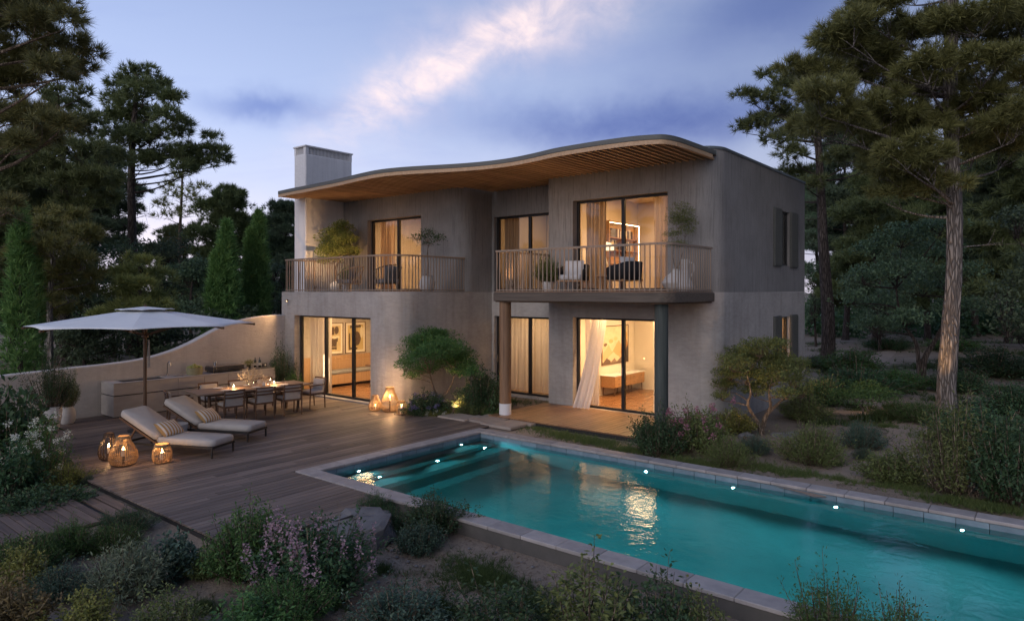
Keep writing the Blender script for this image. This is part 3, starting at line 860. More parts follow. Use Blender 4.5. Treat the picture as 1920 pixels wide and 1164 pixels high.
# wavy canopy with individual soffit slats
FR = [(-20.5, 12.78), (-19.6, 12.70), (-18.7, 12.65), (-17.7, 12.58), (-16.7, 12.49), (-15.7, 12.35), (-14.8, 12.28), (-14.1, 12.38), (-13.4, 12.62), (-12.4, 13.02), (-11.6, 13.24), (-10.8, 13.30), (-10.0, 13.20), (-9.3, 13.06), (-8.5, 13.03), (-7.8, 13.05), (-7.25, 13.12), (-6.85, 13.26), (-6.62, 13.42), (-6.50, 13.85), (-6.46, 14.7), (-6.44, 15.55)]
fr_s = spline(FR)
backp = [(-6.44, 15.75), (-11.15, 15.75), (-11.15, 16.65), (-14.05, 16.65), (-14.05, 15.25), (-20.02, 15.25), (-20.02, 13.52), (-20.5, 13.52)]
canopy = hpart(MB().prism([(p.x, p.y) for p in fr_s] + backp, 6.47, 6.585).build('roof_canopy', 'roof_edge', smooth=True, bev=.012))
# wooden lip under the edge
lip = MB(); n = len(fr_s)
for i in range(n):
    a = fr_s[max(i - 1, 0)]; b = fr_s[min(i + 1, n - 1)]; t = (b - a).normalized(); nn = Vector((-t.y, t.x)); p = fr_s[i]
    q0 = p + nn * .012; q1 = p + nn * .05
    lip.v += [(q0.x, q0.y, 6.378), (q0.x, q0.y, 6.475), (q1.x, q1.y, 6.475), (q1.x, q1.y, 6.378)]
    if i:
        k = 4 * i
        for s_ in range(4): lip.f.append((k - 4 + s_, k + s_, k + (s_ + 1) % 4, k - 4 + (s_ + 1) % 4))
lip.build('edge_lip', 'soffit_wood', canopy, smooth=True)
inner = [(p.x, p.y + .06) for p in fr_s if p.y < 15.4]
hpart(MB().prism([(p.x - (0.05 if p.x > -6.9 else 0), p.y + .055) for p in fr_s[1:-1]] + [(x, y - .01) for x, y in backp[:-1]], 6.452, 6.467).build('soffit_board', 'dark_board'))
def front_at(x):
    for i in range(len(fr_s) - 1):
        a, b = fr_s[i], fr_s[i + 1]
        if a.x <= x <= b.x and b.x - a.x > 1e-6: return a.y + (b.y - a.y) * (x - a.x) / (b.x - a.x)
    return 14.0
def wall_at(x):
    if x < -20.03: return 13.5
    if x < -14.19: return UP_L - .004 if x < -14.7 else UP_L + max(0, .5 - math.sqrt(max(0, .25 - (x + 14.7) ** 2))) - .004
    if x < -11.3: return MID - .004
    return FRONT_R - .004 if x < -7.0 else FRONT_R + max(0, .6 - math.sqrt(max(0, .36 - (x + 7.0) ** 2))) - .004
x = -20.42; sl_c = {}
while x < -6.53:
    a, b = front_at(x) + .058, wall_at(x)
    if x > -6.62: a = 13.75
    L = round(b - a, 2)
    if L > .15:
        if L not in sl_c:
            sl_c[L] = boxmesh('soffit_slat', (.055, L, .066)); sl_c[L].materials.append(M_('soffit_wood'))
        link('soffit_slat', sl_c[L], None, canopy, (x, b - L / 2, 6.417))
    x += .185

# windows and sliding doors
def window(x0, x1, z0, z1, y, mull, axis=0, handle=None, name='sliding_door', fw=.055):
    """frame in the plane y (axis 0) or x (axis 1); mull = positions of mullions"""
    def B(mb, a0, a1, b0, b1, c0, c1):
        if axis == 0: mb.bb(a0, a1, b0, b1, c0, c1)
        else: mb.bb(b0, b1, a0, a1, c0, c1)
        return mb
    f = MB(); d = .05
    B(f, x0, x0 + fw, y - d, y + d, z0, z1); B(f, x1 - fw, x1, y - d, y + d, z0, z1)
    B(f, x0 + fw, x1 - fw, y - d, y + d, z1 - fw, z1); B(f, x0 + fw, x1 - fw, y - d, y + d, z0, z0 + fw)
    for m_ in mull: B(f, m_ - .045, m_ + .045, y - d + .004, y + d - .004, z0 + fw, z1 - fw)
    w = hpart(f.build(name, 'frame_black', bev=.006))
    ed = [x0 + fw] + [e for m_ in mull for e in (m_ - .045, m_ + .045)] + [x1 - fw]
    for i in range(0, len(ed), 2):
        B(MB(), ed[i] - .004, ed[i + 1] + .004, y - .008 + .03 * (i % 4) / 2 - .012, y - .002 + .03 * (i % 4) / 2 - .012, z0 + fw - .004, z1 - fw + .004).build('pane', 'window_glass', w)
    if handle is not None:
        B(MB(), handle - .012, handle + .012, y - d - .03, y - d + .002, z0 + .95, z0 + 1.17).build('handle', 'steel', w, bev=.004)
    return w
window(-18.945, -15.205, .035, 2.455, 12.66, (-17.62, -16.28), handle=None)
window(-14.095, -11.425, .005, 2.425, 16.68, (-12.78,), handle=-14.06)
w_open = window(-10.475, -7.645, .035, 2.495, 15.85, (-9.03,), handle=-9.03)
window(-18.675, -16.005, F1 + .09, 5.655, 15.35, (-17.33,))
window(-14.095, -11.425, F1 + .09, 5.575, 16.68, (-12.78,), handle=-14.06)
window(-10.475, -7.645, F1 + .09, 5.695, 15.85, (-9.03,))
window(20.385, 21.245, .855, 2.455, SIDE - .12, (), 1, name='window', fw=.045)
window(20.385, 21.245, 3.985, 5.575, SIDE - .12, (20.82,), 1, name='window', fw=.045)
# the open leaf of the ground-floor door: drop its left pane (slid behind the other)
for ch_ in list(w_open.children):
    if ch_.name.startswith('pane') and min(v.co.x for v in ch_.data.vertices) < -10:
        for v in ch_.data.vertices: v.co.x += 1.42; v.co.y += .03
# shutters
for (z0, z1) in ((.82, 2.50), (3.93, 5.62)):
    for (a, b) in ((19.74, 20.37), (21.265, 21.93)):
        s_ = hpart(MB().bb(SIDE + .004, SIDE + .05, a, b, z0, z1).build('shutter', 'shutter_grey', bev=.004))
        for k in range(8):
            c = a + .045 + k * (b - a - .09) / 7
            MB().bb(SIDE + .05, SIDE + .068, c - .022, c + .022, z0 + .03, z1 - .03).build('shutter_slat', 'shutter_grey', s_)

# right balcony: timber slab on two posts
BP = [(-11.35, FRONT_R - .004, 0), (-11.35, 13.22, .05), (-6.42, 13.22, .38), (-6.42, FRONT_R - .004, 0)]
def bal_poly(off):
    return poly_of(BP, off)
bal = hpart(MB().prism(bal_poly(0), 2.965, F1 + .03).build('balcony', 'slab_wood', smooth=True, bev=.012))
MB().prism(bal_poly(.03), F1 + .032, F1 + .05).build('balcony_floor', 'porch_wood', bal)
MB().prism(bal_poly(.05), 2.935, 2.962).build('balcony_soffit', 'dark_board', bal)
post = hpart(MB().tube([(-11.12, 13.45, .06), (-11.12, 13.45, 2.94)], .152, 20).build('post', 'post_wood', smooth=True))
MB().tube([(-11.12, 13.45, .04), (-11.12, 13.45, .34)], .156, 20).build('plinth', 'white_plaster', post, smooth=True)
hpart(MB().tube([(-6.82, 13.62, -.02), (-6.82, 13.62, 2.94)], .15, 20).build('post', 'post_grey', smooth=True))

# railings: each baluster on its own
bal_me = {}
def railing(pts, zf, h, spacing, parent_name='railing'):
    """pts: open polyline in plan"""
    segs = [Vector(p) for p in pts]
    top = MB(); n = len(segs)
    def ribbon(mb, z0, z1, w):
        b0 = len(mb.v)
        for i in range(n):
            t = (segs[min(i + 1, n - 1)] - segs[max(i - 1, 0)]).normalized(); q = Vector((-t.y, t.x)) * w / 2
            p = segs[i]
            mb.v += [(p.x - q.x, p.y - q.y, z0), (p.x + q.x, p.y + q.y, z0), (p.x + q.x, p.y + q.y, z1), (p.x - q.x, p.y - q.y, z1)]
            if i:
                k = b0 + 4 * i
                for s_ in range(4): mb.f.append((k - 4 + s_, k + s_, k + (s_ + 1) % 4, k - 4 + (s_ + 1) % 4))
        k = b0 + 4 * (n - 1); mb.f += [(b0 + 3, b0 + 2, b0 + 1, b0), (k, k + 1, k + 2, k + 3)]
    ribbon(top, zf + h - .045, zf + h, .06); ribbon(top, zf + .03, zf + .055, .03)
    r = hpart(top.build('railing', 'rail_metal', smooth=True))
    key = round(h, 2)
    if key not in bal_me:
        bal_me[key] = boxmesh('baluster', (.021, .021, h - .05)); bal_me[key].materials.append(M_('rail_metal'))
    d = 0.0; nxt = .02
    for i in range(n - 1):
        L = (segs[i + 1] - segs[i]).length
        while nxt <= d + L:
            p = segs[i] + (segs[i + 1] - segs[i]) * ((nxt - d) / L)
            t = segs[i + 1] - segs[i]
            link('baluster', bal_me[key], None, r, (p.x, p.y, zf + (h - .05) / 2 + .004), (0, 0, math.atan2(t.y, t.x))); nxt += spacing
        d += L
    return r
def arc(c, r, a0, a1, n=8): return [(c[0] + r * math.cos(rad(a0 + (a1 - a0) * i / n)), c[1] + r * math.sin(rad(a0 + (a1 - a0) * i / n))) for i in range(n + 1)]
railing([(-19.58, 13.6), (-19.58, 12.5)] + [(-15.0, 12.5)] + arc((-15.0, 13.2), .7, -90, 0)[1:] + [(-14.3, 15.32)], F1 + .06, 1.04, .118)
railing([(-11.28, 15.58), (-11.28, 13.29)] + [(-6.85, 13.29)] + arc((-6.85, 13.65), .36, -90, 0, 6)[1:] + [(-6.49, 15.58)], F1 + .05, 1.06, .125)

# ------------------------------------------------------------------ garden wall with sweeping top
gw = thing('garden_wall', 'curved pale plaster garden wall sweeping up to the house', 'wall', (-19.55, 8.2, -.05))
GW = [(2.0, 1.12), (3.5, 1.16), (4.84, 1.21), (6.28, 1.27), (7.2, 1.30), (8.07, 1.37), (8.8, 1.53), (9.38, 1.74), (10.06, 2.06), (10.5, 2.22), (11.01, 2.35), (11.6, 2.43), (12.14, 2.46), (12.6, 2.46)]
gs = spline(GW, 5)
mb = MB(); x0, x1 = -19.78, -19.48
for i, p in enumerate(gs):
    mb.v += [(x0, p.x, -.12), (x0, p.x, p.y), (x1, p.x, p.y), (x1, p.x, -.12)]
    if i:
        k = 4 * i
        for s_ in range(4): mb.f.append((k - 4 + s_, k + s_, k + (s_ + 1) % 4, k - 4 + (s_ + 1) % 4))
k = 4 * (len(gs) - 1); mb.f += [(3, 2, 1, 0), (k, k + 1, k + 2, k + 3)]
gwo = _wp(mb.build('wall_body', 'garden_wall_plaster', smooth=True, bev=.03, seg=3), gw)

# ------------------------------------------------------------------ furniture on the deck
def cushion_mesh(name, w, d, h, rnd=.35, n=14, puff=.25):
    """soft pad: superellipsoid-like box with puffed top"""
    V = []; F = []
    for j in range(n + 1):
        for i in range(n + 1):
            a, b = i / n * 2 - 1, j / n * 2 - 1
            e = max(0.0, 1 - abs(a) ** 7) ** .5 * max(0.0, 1 - abs(b) ** 7) ** .5
            k = (1 - puff) + puff * (1 - a * a) * (1 - b * b)
            V.append((a * w / 2, b * d / 2, h / 2 * e * k))
    m = len(V)
    for (x, y, z) in V[:m]: V.append((x, y, -z))
    idx = lambda i, j, s_: s_ * m + j * (n + 1) + i
    for j in range(n):
        for i in range(n):
            F.append((idx(i, j, 0), idx(i + 1, j, 0), idx(i + 1, j + 1, 0), idx(i, j + 1, 0)))
            F.append((idx(i, j + 1, 1), idx(i + 1, j + 1, 1), idx(i + 1, j, 1), idx(i, j, 1)))
    return npmesh(name, V, [F], True)
def pad_mesh(name, w, d, h):
    """flat mattress with rounded rim and a slightly uneven top"""
    n = 22; V = []; F = []
    rings = [(-.5, .94), (-.42, .985), (0, 1.0), (.36, .985), (.5, .94)]
    cs = []
    k = 44
    for (zz, s_) in rings:
        for j in range(k):
            t = 2 * math.pi * j / k; c, s2 = math.cos(t), math.sin(t)
            q = (abs(c) ** 16 + abs(s2) ** 16) ** (-1 / 16)
            ins = (1 - s_) * .5 * min(w, d)
            V.append(((w / 2 - ins) * max(-1, min(1, c * q)), (d / 2 - ins) * max(-1, min(1, s2 * q)), zz * h))
    for i in range(len(rings) - 1):
        for j in range(k):
            F.append((i * k + j, i * k + (j + 1) % k, (i + 1) * k + (j + 1) % k, (i + 1) * k + j))
    tris = []
    for (r, flip) in ((0, True), (len(rings) - 1, False)):
        V.append((0, 0, rings[r][0] * h * 1.12)); c = len(V) - 1
        for j in range(k):
            a, b = r * k + j, r * k + (j + 1) % k
            tris.append((b, a, c) if flip else (a, b, c))
    return npmesh(name, V, [F, tris], True)

# --- sun loungers (local: head at -x, foot at +x)
def make_lounger(label):
    t = thing('sun_lounger', label, 'sun lounger', (0, 0, 0), 0, 'sun loungers on the deck')
    Wd = .68; X0, X1, ZF = -1.0, 1.08, .195
    f = MB()
    for s_ in (-1, 1): f.bar((X0, s_ * (Wd / 2 - .02), ZF), (X1, s_ * (Wd / 2 - .02), ZF), .032, .042)
    for x in (X0 + .02, -.2, X1 - .02): f.bar((x, -Wd / 2 + .04, ZF), (x, Wd / 2 - .04, ZF), .032, .04)
    f.build('frame', 'metal_dark', t, bev=.004)
    for x in (X0 + .10, X1 - .03):
        for s_ in (-1, 1): MB().bar((x, s_ * (Wd / 2 - .02), 0), (x, s_ * (Wd / 2 - .02), ZF - .01), .03).build('leg', 'metal_dark', t, bev=.003)
    ang = rad(28); hx, hz = -.22, .225
    bx, bz = -math.cos(ang), math.sin(ang)
    b = MB()
    for s_ in (-1, 1): b.bar((hx, s_ * (Wd / 2 - .03), hz), (hx + bx * .98, s_ * (Wd / 2 - .03), hz + bz * .98), .03, .04)
    for k in (.1, .3, .5, .7, .9): b.bar((hx + bx * k, -Wd / 2 + .05, hz + bz * k), (hx + bx * k, Wd / 2 - .05, hz + bz * k), .045, .018)
    b.build('backrest_frame', 'chair_wood', t)
    s2 = MB()
    for s_ in (-1, 1): s2.bar((hx + bx * .62, s_ * .22, hz + bz * .62 - .02), (hx - .74, s_ * .22, .2), .028)
    s2.build('support_strut', 'chair_wood', t)
    link('seat_pad', pad_mesh('seat_pad', 1.32, Wd - .01, .125), 'cushion', t, (.43, 0, .282))
    link('back_pad', pad_mesh('back_pad', 1.02, Wd - .01, .125), 'cushion', t, (hx + bx * .50 + bz * .085, 0, hz + bz * .50 + .095), (0, ang, 0))
    return t
lg = make_lounger('front sun lounger with beige cushions beside the small wicker lantern')
A1 = rad(25)
lg.location = (-13.77, 6.34, 0); lg.rotation_euler = (0, 0, A1)
lg2 = dup(lg, (-14.55, 7.53, 0), A1, 'rear sun lounger with beige cushions nearer the dining table')
pil_me = cushion_mesh('throw_pillow', .56, .36, .17, puff=.55)
def place_local(t, p): return Matrix.Translation(t.location) @ Matrix.Rotation(t.rotation_euler.z, 4, 'Z') @ Vector(p)
for t_, lab in ((lg, 'ochre and white striped pillow on the front sun lounger'), (lg2, 'ochre and white striped pillow on the rear sun lounger')):
    o = link('throw_pillow', pil_me, 'striped_fabric'); tag(o, lab, 'pillow', 'striped lounger pillows')
    o.location = place_local(t_, (-.16, -.03, .475))
    o.rotation_euler = (Matrix.Rotation(t_.rotation_euler.z, 3, 'Z') @ Matrix.Rotation(rad(42), 3, 'Y') @ Matrix.Rotation(rad(90), 3, 'Z')).to_euler()
# --- round stone side table
t = thing('side_table', 'round pale stone bowl-shaped side table between the sun loungers', 'side table', (-14.80, 6.80, 0))
MB().lathe([(0.001, 0), (.10, 0), (.15, .06), (.20, .18), (.222, .30), (.218, .335), (0.001, .335)], 32).build('body', 'stone_table', t, True)
MB().lathe([(0.001, .337), (.226, .337), (.23, .35), (.226, .362), (0.001, .364)], 32).build('top', 'stone_table', t, True)

# --- wicker lanterns
def lantern(name, loc, prof, nrib, label, candle_z=.0, candle_h=.16, rib_r=.006, mat='rattan', hoops=(), power=10, solid_top=True, glass=False, square=False):
    t = thing(name, label, 'lantern', loc, random.random() * 3, 'candle lanterns on the deck')
    for k in range(nrib):
        th = 2 * math.pi * k / nrib
        if k == 0:
            me = MB().tube([(r, 0, z) for r, z in prof], rib_r, 5).mesh('rib', True); me.materials.append(M_(mat))
        link('rib', me, None, t, None, (0, 0, th))
    for (r, z, w) in [(prof[0][0], prof[0][1], .014), (prof[-1][0], prof[-1][1], .012)] + list(hoops):
        MB().tube([(r * math.cos(a), r * math.sin(a), z) for a in [i * 2 * math.pi / 24 for i in range(25)]], w * .7, 6, False).build('hoop', mat, t, True)
    if solid_top:
        r, z = prof[-1]; MB().lathe([(r + .004, z - .035), (r + .006, z + .012), (r - .012, z + .014), (r - .014, z - .035)], 24).build('collar', mat, t, True)
    MB().lathe([(0.001, .004), (prof[0][0], .004), (prof[0][0], .022), (0.001, .024)], 20).build('base', mat, t, True)
    if square: MB().box((0, 0, .012), (.27, .27, .02)).build('tray', 'rattan_dark', t, bev=.004)
    cz = .03 + candle_z
    MB().lathe([(.001, cz), (.034, cz), (.034, cz + candle_h), (.001, cz + candle_h - .006)], 14).build('candle', 'wax', t, True)
    if candle_z > .05: MB().tube([(0, 0, .02), (0, 0, cz)], .02, 8).build('candle_stem', 'rattan_dark', t)
    fz = cz + candle_h + .03
    MB().lathe([(.001, fz - .03), (.011, fz - .012), (.009, fz + .008), (.001, fz + .04)], 10).build('flame', 'flame', t, True)
    light('candle_light', 'POINT', (0, 0, fz + .01), power, CANDLE, t, .03)
    if glass:
        rr = min(r for r, z in prof) - .015
        MB().lathe([(rr, .03), (rr, prof[-1][1] - .02)], 24).build('glass', 'clear_glass', t, True)
    return t
pear = lambda w, h: [(w * .30, .015), (w * .42, h * .08), (w * .495, h * .26), (w * .47, h * .46), (w * .36, h * .68), (w * .26, h * .84), (w * .22, h)]
jar = lambda w, h: [(w * .36, .015), (w * .45, h * .10), (w * .50, h * .35), (w * .47, h * .65), (w * .38, h * .9), (w * .36, h)]
p = P(231, 872); lantern('wicker_lantern', (p.x, p.y, .002), pear(.49, .53), 44, 'big round wicker lantern with a candle, front left of the loungers', .14, .12, hoops=[(.235, .17, .007), (.24, .12, .007), (.17, .37, .007)], power=7)
p = P(204, 862); lantern('wicker_lantern', (p.x, p.y, .002), pear(.36, .50), 18, 'open-ribbed dark wicker lantern partly behind the big round one', .10, .12, .009, 'rattan_dark', power=5.5)
p = P(304, 867); lantern('wicker_lantern', (p.x, p.y, .002), jar(.35, .34), 34, 'small wicker lantern standing in front of the front lounger', .03, .13, hoops=[(.17, .13, .006), (.165, .21, .006)], power=5.5)
p = P(703, 770); lantern('wicker_lantern', (p.x, p.y, .002), pear(.33, .41), 22, 'small whitewashed wicker lantern beside the left glass doors', .02, .09, .012, 'rattan', power=4)
p = P(731, 772); lantern('wicker_lantern', (p.x, p.y, .002), pear(.48, .65), 46, 'tall wicker lantern with a bright candle against the plaster wall', .27, .10, hoops=[(.235, .27, .008), (.22, .09, .007)], power=60)
p = P(752.5, 777); lantern('wicker_lantern', (p.x, p.y, .002), jar(.28, .34), 16, 'short glass lantern with a thick candle by the flower bed', .0, .16, .006, 'rattan', power=5, glass=True, square=True)

# --- dining set
TC = Vector((-16.38, 9.42, 0)); TA = rad(-7)
tbl = thing('dining_table', 'long wooden dining table set for dinner on the deck', 'dining table', TC, TA)
TL, TW, THT = 2.9, .98, .73
for k in range(6):
    w = TW / 6
    MB().box((-TW / 2 + (k + .5) * w, 0, THT - .018), (w - .004, TL, .036)).build('tabletop_board', 'table_wood', tbl, bev=.004)
MB().bb(-TW / 2 + .14, TW / 2 - .14, -TL / 2 + .25, TL / 2 - .25, THT - .10, THT - .04).build('apron', 'chair_wood', tbl, bev=.004)
for sx in (-1, 1):
    for sy in (-1, 1):
        MB().bar((sx * (TW / 2 - .16), sy * (TL / 2 - .32), 0), (sx * (TW / 2 - .14), sy * (TL / 2 - .28), THT - .04), .06).build('leg', 'chair_wood', tbl, bev=.006)
def make_chair():
    """armchair: seat faces -x (towards the table), slatted back at +x"""
    c = thing('dining_chair', 'x', 'chair', (0, 0, 0), 0, 'wooden chairs around the dining table')
    for s_ in (-1, 1):
        MB().tube([(.26, s_ * .24, 0), (.235, s_ * .245, .42), (.30, s_ * .24, .82)], [.016, .021, .016], 8).build('rear_leg', 'chair_wood', c, True)
        MB().tube([(-.25, s_ * .25, 0), (-.235, s_ * .255, .42), (-.23, s_ * .262, .62)], [.015, .019, .017], 8).build('front_leg', 'chair_wood', c, True)
        MB().tube([(-.27, s_ * .265, .635), (-.05, s_ * .275, .645), (.255, s_ * .25, .64)], [.018, .02, .017], 8).build('armrest', 'chair_wood', c, True)
    f = MB()
    for s_ in (-1, 1): f.bar((-.23, s_ * .245, .40), (.235, s_ * .24, .40), .025, .045)
    f.bar((-.23, -.245, .40), (-.23, .245, .40), .025, .045); f.bar((.235, -.24, .40), (.235, .24, .40), .025, .045)
    f.build('seat_frame', 'chair_wood', c)
    for z, x in ((.80, .298), (.715, .286), (.635, .272)):
        MB().tube([(x - .0, -.24, z), (x + .03, -.12, z), (x + .04, 0, z), (x + .03, .12, z), (x, .24, z)], .02, 6).build('back_slat', 'chair_wood', c, True)
    link('seat_cushion', pad_mesh('seat_cushion', .48, .47, .075), 'cushion', c, (0, 0, .445))
    link('back_cushion', pad_mesh('back_cushion', .36, .43, .07), 'cushion', c, (.222, 0, .60), (0, rad(-82), 0))
    return c
proto = make_chair()
RT = lambda x, y: (Matrix.Translation(TC) @ Matrix.Rotation(TA, 4, 'Z') @ Vector((x, y, 0)))
cs = [(.56, -.74, 0, 'slat-backed chair on the pool side of the table, nearest the loungers'), (.57, .02, .03, 'slat-backed chair in the middle of the table\'s pool side'), (.56, .78, -.04, 'slat-backed chair on the pool side of the table, nearest the glass doors'),
      (-.68, -.72, math.pi, 'cushioned chair between table and kitchen, nearest the umbrella'), (-.70, .05, math.pi - .05, 'cushioned chair between table and kitchen, behind the tall flower vase'), (-.68, .80, math.pi + .05, 'cushioned chair between table and kitchen, far end'),
      (-.05, -1.72, -math.pi / 2 - .2, 'armchair at the table end beside the umbrella pole'), (.05, 1.70, math.pi / 2 + .15, 'armchair at the table end in front of the glass doors')]
for i, (x, y, r, lab) in enumerate(cs):
    p = RT(x, y)
    if i == 0: proto.location = p; proto.rotation_euler = (0, 0, TA + r); proto['label'] = lab
    else: dup(proto, p, TA + r, lab)
# tableware
plate_me = MB().lathe([(.001, 0), (.075, .002), (.125, .016), (.127, .02), (.07, .008), (.001, .008)], 24).mesh('plate', True); plate_me.materials.append(M_('porcelain'))
glass_me = MB().lathe([(.001, .0), (.032, .0), (.036, .10), (.034, .10), (.03, .006), (.001, .006)], 14).mesh('drinking_glass', True); glass_me.materials.append(M_('clear_glass'))
pl = [(.27, -.74, 'front left'), (.27, .02, 'front middle'), (.27, .78, 'front right'), (-.27, -.72, 'back left'), (-.27, .05, 'back middle'), (-.27, .8, 'back right')]
names = ['white plate at the pool-side place nearest the loungers', 'white plate at the middle pool-side place', 'white plate at the pool-side place nearest the doors', 'white plate at the kitchen-side place nearest the umbrella', 'white plate at the middle kitchen-side place', 'white plate at the kitchen-side place nearest the doors']
for (x, y, w), nm in zip(pl, names):
    p = RT(x, y); o = link('plate', plate_me, None, None, (p.x, p.y, THT + .001)); tag(o, nm, 'plate', 'plates on the dining table')
    p = RT(x * .55, y + .17); o = link('drinking_glass', glass_me, None, None, (p.x, p.y, THT + .001)); tag(o, nm.replace('white plate', 'clear tumbler'), 'glass', 'tumblers on the dining table')
for y, lab in ((-.42, 'glowing candle glass on the table, left of the flower vase'), (.66, 'glowing candle glass on the table, right of the flower vase')):
    p = RT(-.04, y); t = thing('candle_glass', lab, 'candle', (p.x, p.y, THT + .001), 0, 'candle glasses on the dining table')
    MB().lathe([(.001, 0), (.04, 0), (.045, .11), (.042, .11), (.037, .008), (.001, .008)], 16).build('glass', 'clear_glass', t, True)
    MB().lathe([(.001, .009), (.034, .009), (.034, .055), (.001, .05)], 14).build('wax', 'shade_glow', t, True)
    MB().lathe([(.001, .055), (.008, .07), (.001, .1)], 8).build('flame', 'flame', t, True)
    light('candle_light', 'POINT', (0, 0, .15), 11, CANDLE, t, .03)
p = RT(.12, .45); t = thing('water_carafe', 'slim clear water carafe on the table', 'carafe', (p.x, p.y, THT + .001))
MB().lathe([(.001, 0), (.045, 0), (.05, .06), (.03, .16), (.022, .22), (.034, .28), (.03, .28), (.018, .22), (.026, .16), (.045, .06), (.001, .006)], 18).build('body', 'clear_glass', t, True)

# --- umbrella
ub = P(272, 806); ub.z = 0
t = thing('patio_umbrella', 'large white octagonal patio umbrella on a wooden pole', 'umbrella', ub, HEAD)
MB().tube([(0, 0, .02), (0, 0, 2.72)], .038, 14).build('pole', 'bronze', t, True)
MB().lathe([(.001, 0), (.36, 0), (.36, .03), (.07, .05), (.06, .22), (.001, .22)], 28).build('base', 'metal_dark', t, True)
ZR, ZA, RU = 2.44, 2.80, 2.36
def ucan(r0, r1, z0, z1, nseg=8, sub=6, sag=.022, lift=0.0):
    V = []; F = []
    nr = 7
    for i in range(nr + 1):
        k = i / nr; r = r0 + (r1 - r0) * k
        for j in range(nseg * sub):
            a = math.pi / nseg + 2 * math.pi * j / (nseg * sub); f_ = (j % sub) / sub
            rr = r * math.cos(math.pi / nseg) / math.cos((f_ - .5) * 2 * math.pi / nseg)
            s_ = math.sin(f_ * math.pi)
            z = z0 + (z1 - z0) * (k ** 1.03) - sag * s_ * math.sin(k * math.pi) * .8 + (.02 * s_ if k == 1 else 0)
            V.append((rr * math.cos(a) * (1 - .012 * s_ * k), rr * math.sin(a) * (1 - .012 * s_ * k), z + lift))
    m = nseg * sub
    for i in range(nr):
        for j in range(m): F.append((i * m + j, i * m + (j + 1) % m, (i + 1) * m + (j + 1) % m, (i + 1) * m + j))
    return npmesh('canopy', V, [F], True)
cm = ucan(.25, RU, ZA - .02, ZR); cm.set_sharp_from_angle(angle=rad(2.2))
o = link('canopy', cm, 'canvas', t); so = o.modifiers.new('thick', 'SOLIDIFY'); so.thickness = .006
o = link('vent_cap', ucan(.01, .62, ZA + .055, ZA - .015, sag=.01), 'canvas', t); so = o.modifiers.new('thick', 'SOLIDIFY'); so.thickness = .006
MB().lathe([(.001, 0), (.03, 0), (.03, .03), (.012, .05), (.001, .07)], 12).build('finial', 'bronze', t, True, loc=(0, 0, ZA + .05))
for j in range(8):
    a = math.pi / 8 + 2 * math.pi * j / 8; ca, sa = math.cos(a), math.sin(a)
    r_ = MB().bar((.06 * ca, .06 * sa, ZA - .09), (RU * ca, RU * sa, ZR - .035), .022, .034).build('rib', 'bronze', t)
    MB().bar((.06 * ca, .06 * sa, ZR - .24), (1.15 * ca, 1.15 * sa, ZR + .10), .02, .026).build('strut', 'bronze', r_)
    MB().box((RU * ca, RU * sa, ZR - .03), (.05, .05, .05), a).build('rib_end', 'bronze', r_)
MB().lathe([(.04, -.07), (.075, -.05), (.075, .05), (.04, .07)], 16).build('runner_hub', 'bronze', t, True, loc=(0, 0, ZR - .24))
tas = MB()
for k in range(9): tas.tube([(.085 + .012 * math.cos(k), .012 * math.sin(k), ZR - .35), (.09 + .025 * math.cos(k * 1.7), -.01 + .025 * math.sin(k * 1.7), ZR - .72), (.09 + .03 * math.cos(k * 2.3), -.01 + .03 * math.sin(k * 2.3), ZR - 1.0)], .008, 4)
tas.build('tie_cord', 'cushion', t)

# --- outdoor kitchen
kt = thing('outdoor_kitchen', 'low pale stone outdoor kitchen counter along the garden wall', 'kitchen counter', (-19.05, 9.3, 0))
KU0, KU1, KV0, KV1 = -19.46, -18.66, 7.0, 11.55
_wp(MB().bb(KU0 + .02, KU1 - .03, KV0 + .03, KV1 - .02, .0, .80).build('core', 'dark_gap'), kt)
_wp(MB().bb(KU0, KU1 + .0, KV0, 7.28, .84, .875).bb(KU0, KU0 + .12, 7.28, 8.42, .84, .875).bb(KU1 - .14, KU1, 7.28, 8.42, .84, .875).bb(KU0, KU1, 8.42, KV1, .84, .875).build('worktop', 'kitchen_stone', bev=.004), kt)
_wp(MB().bb(KU0 + .12, KU1 - .14, 7.28, 8.42, .805, .83).build('sink_basin', 'dark_gap'), kt)
sc_ = [7.0, 7.78, 8.62, 9.35, 10.05, 10.8, 11.55]
for a, b in zip(sc_[:-1], sc_[1:]):
    _wp(MB().bb(KU1 - .03, KU1, a + .004, b - .004, .56, .838).build('drawer_front', 'kitchen_stone', bev=.003), kt)
    _wp(MB().bb(KU1 - .03, KU1, a + .004, b - .004, .02, .535).build('door_front', 'kitchen_stone', bev=.003), kt)
_wp(MB().bb(KU0, KU1 - .032, KV0, KV0 + .03, .56, .838).build('side_panel', 'kitchen_stone', bev=.003), kt)
_wp(MB().bb(KU0, KU1 - .032, KV0, KV0 + .03, .02, .535).build('side_panel', 'kitchen_stone', bev=.003), kt)
fx, fy = -19.32, 8.62
_wp(MB().tube([(fx, fy, .875), (fx, fy, 1.15), (fx + .02, fy, 1.22), (fx + .08, fy, 1.26), (fx + .15, fy, 1.23), (fx + .17, fy, 1.15)], .014, 8).tube([(fx, fy, .875), (fx, fy, .92)], .028, 10).build('faucet', 'steel', smooth=True), kt)
_wp(MB().bb(-19.2, -18.9, 8.68, 8.98, .868, .878).build('small_sink', 'steel'), kt)
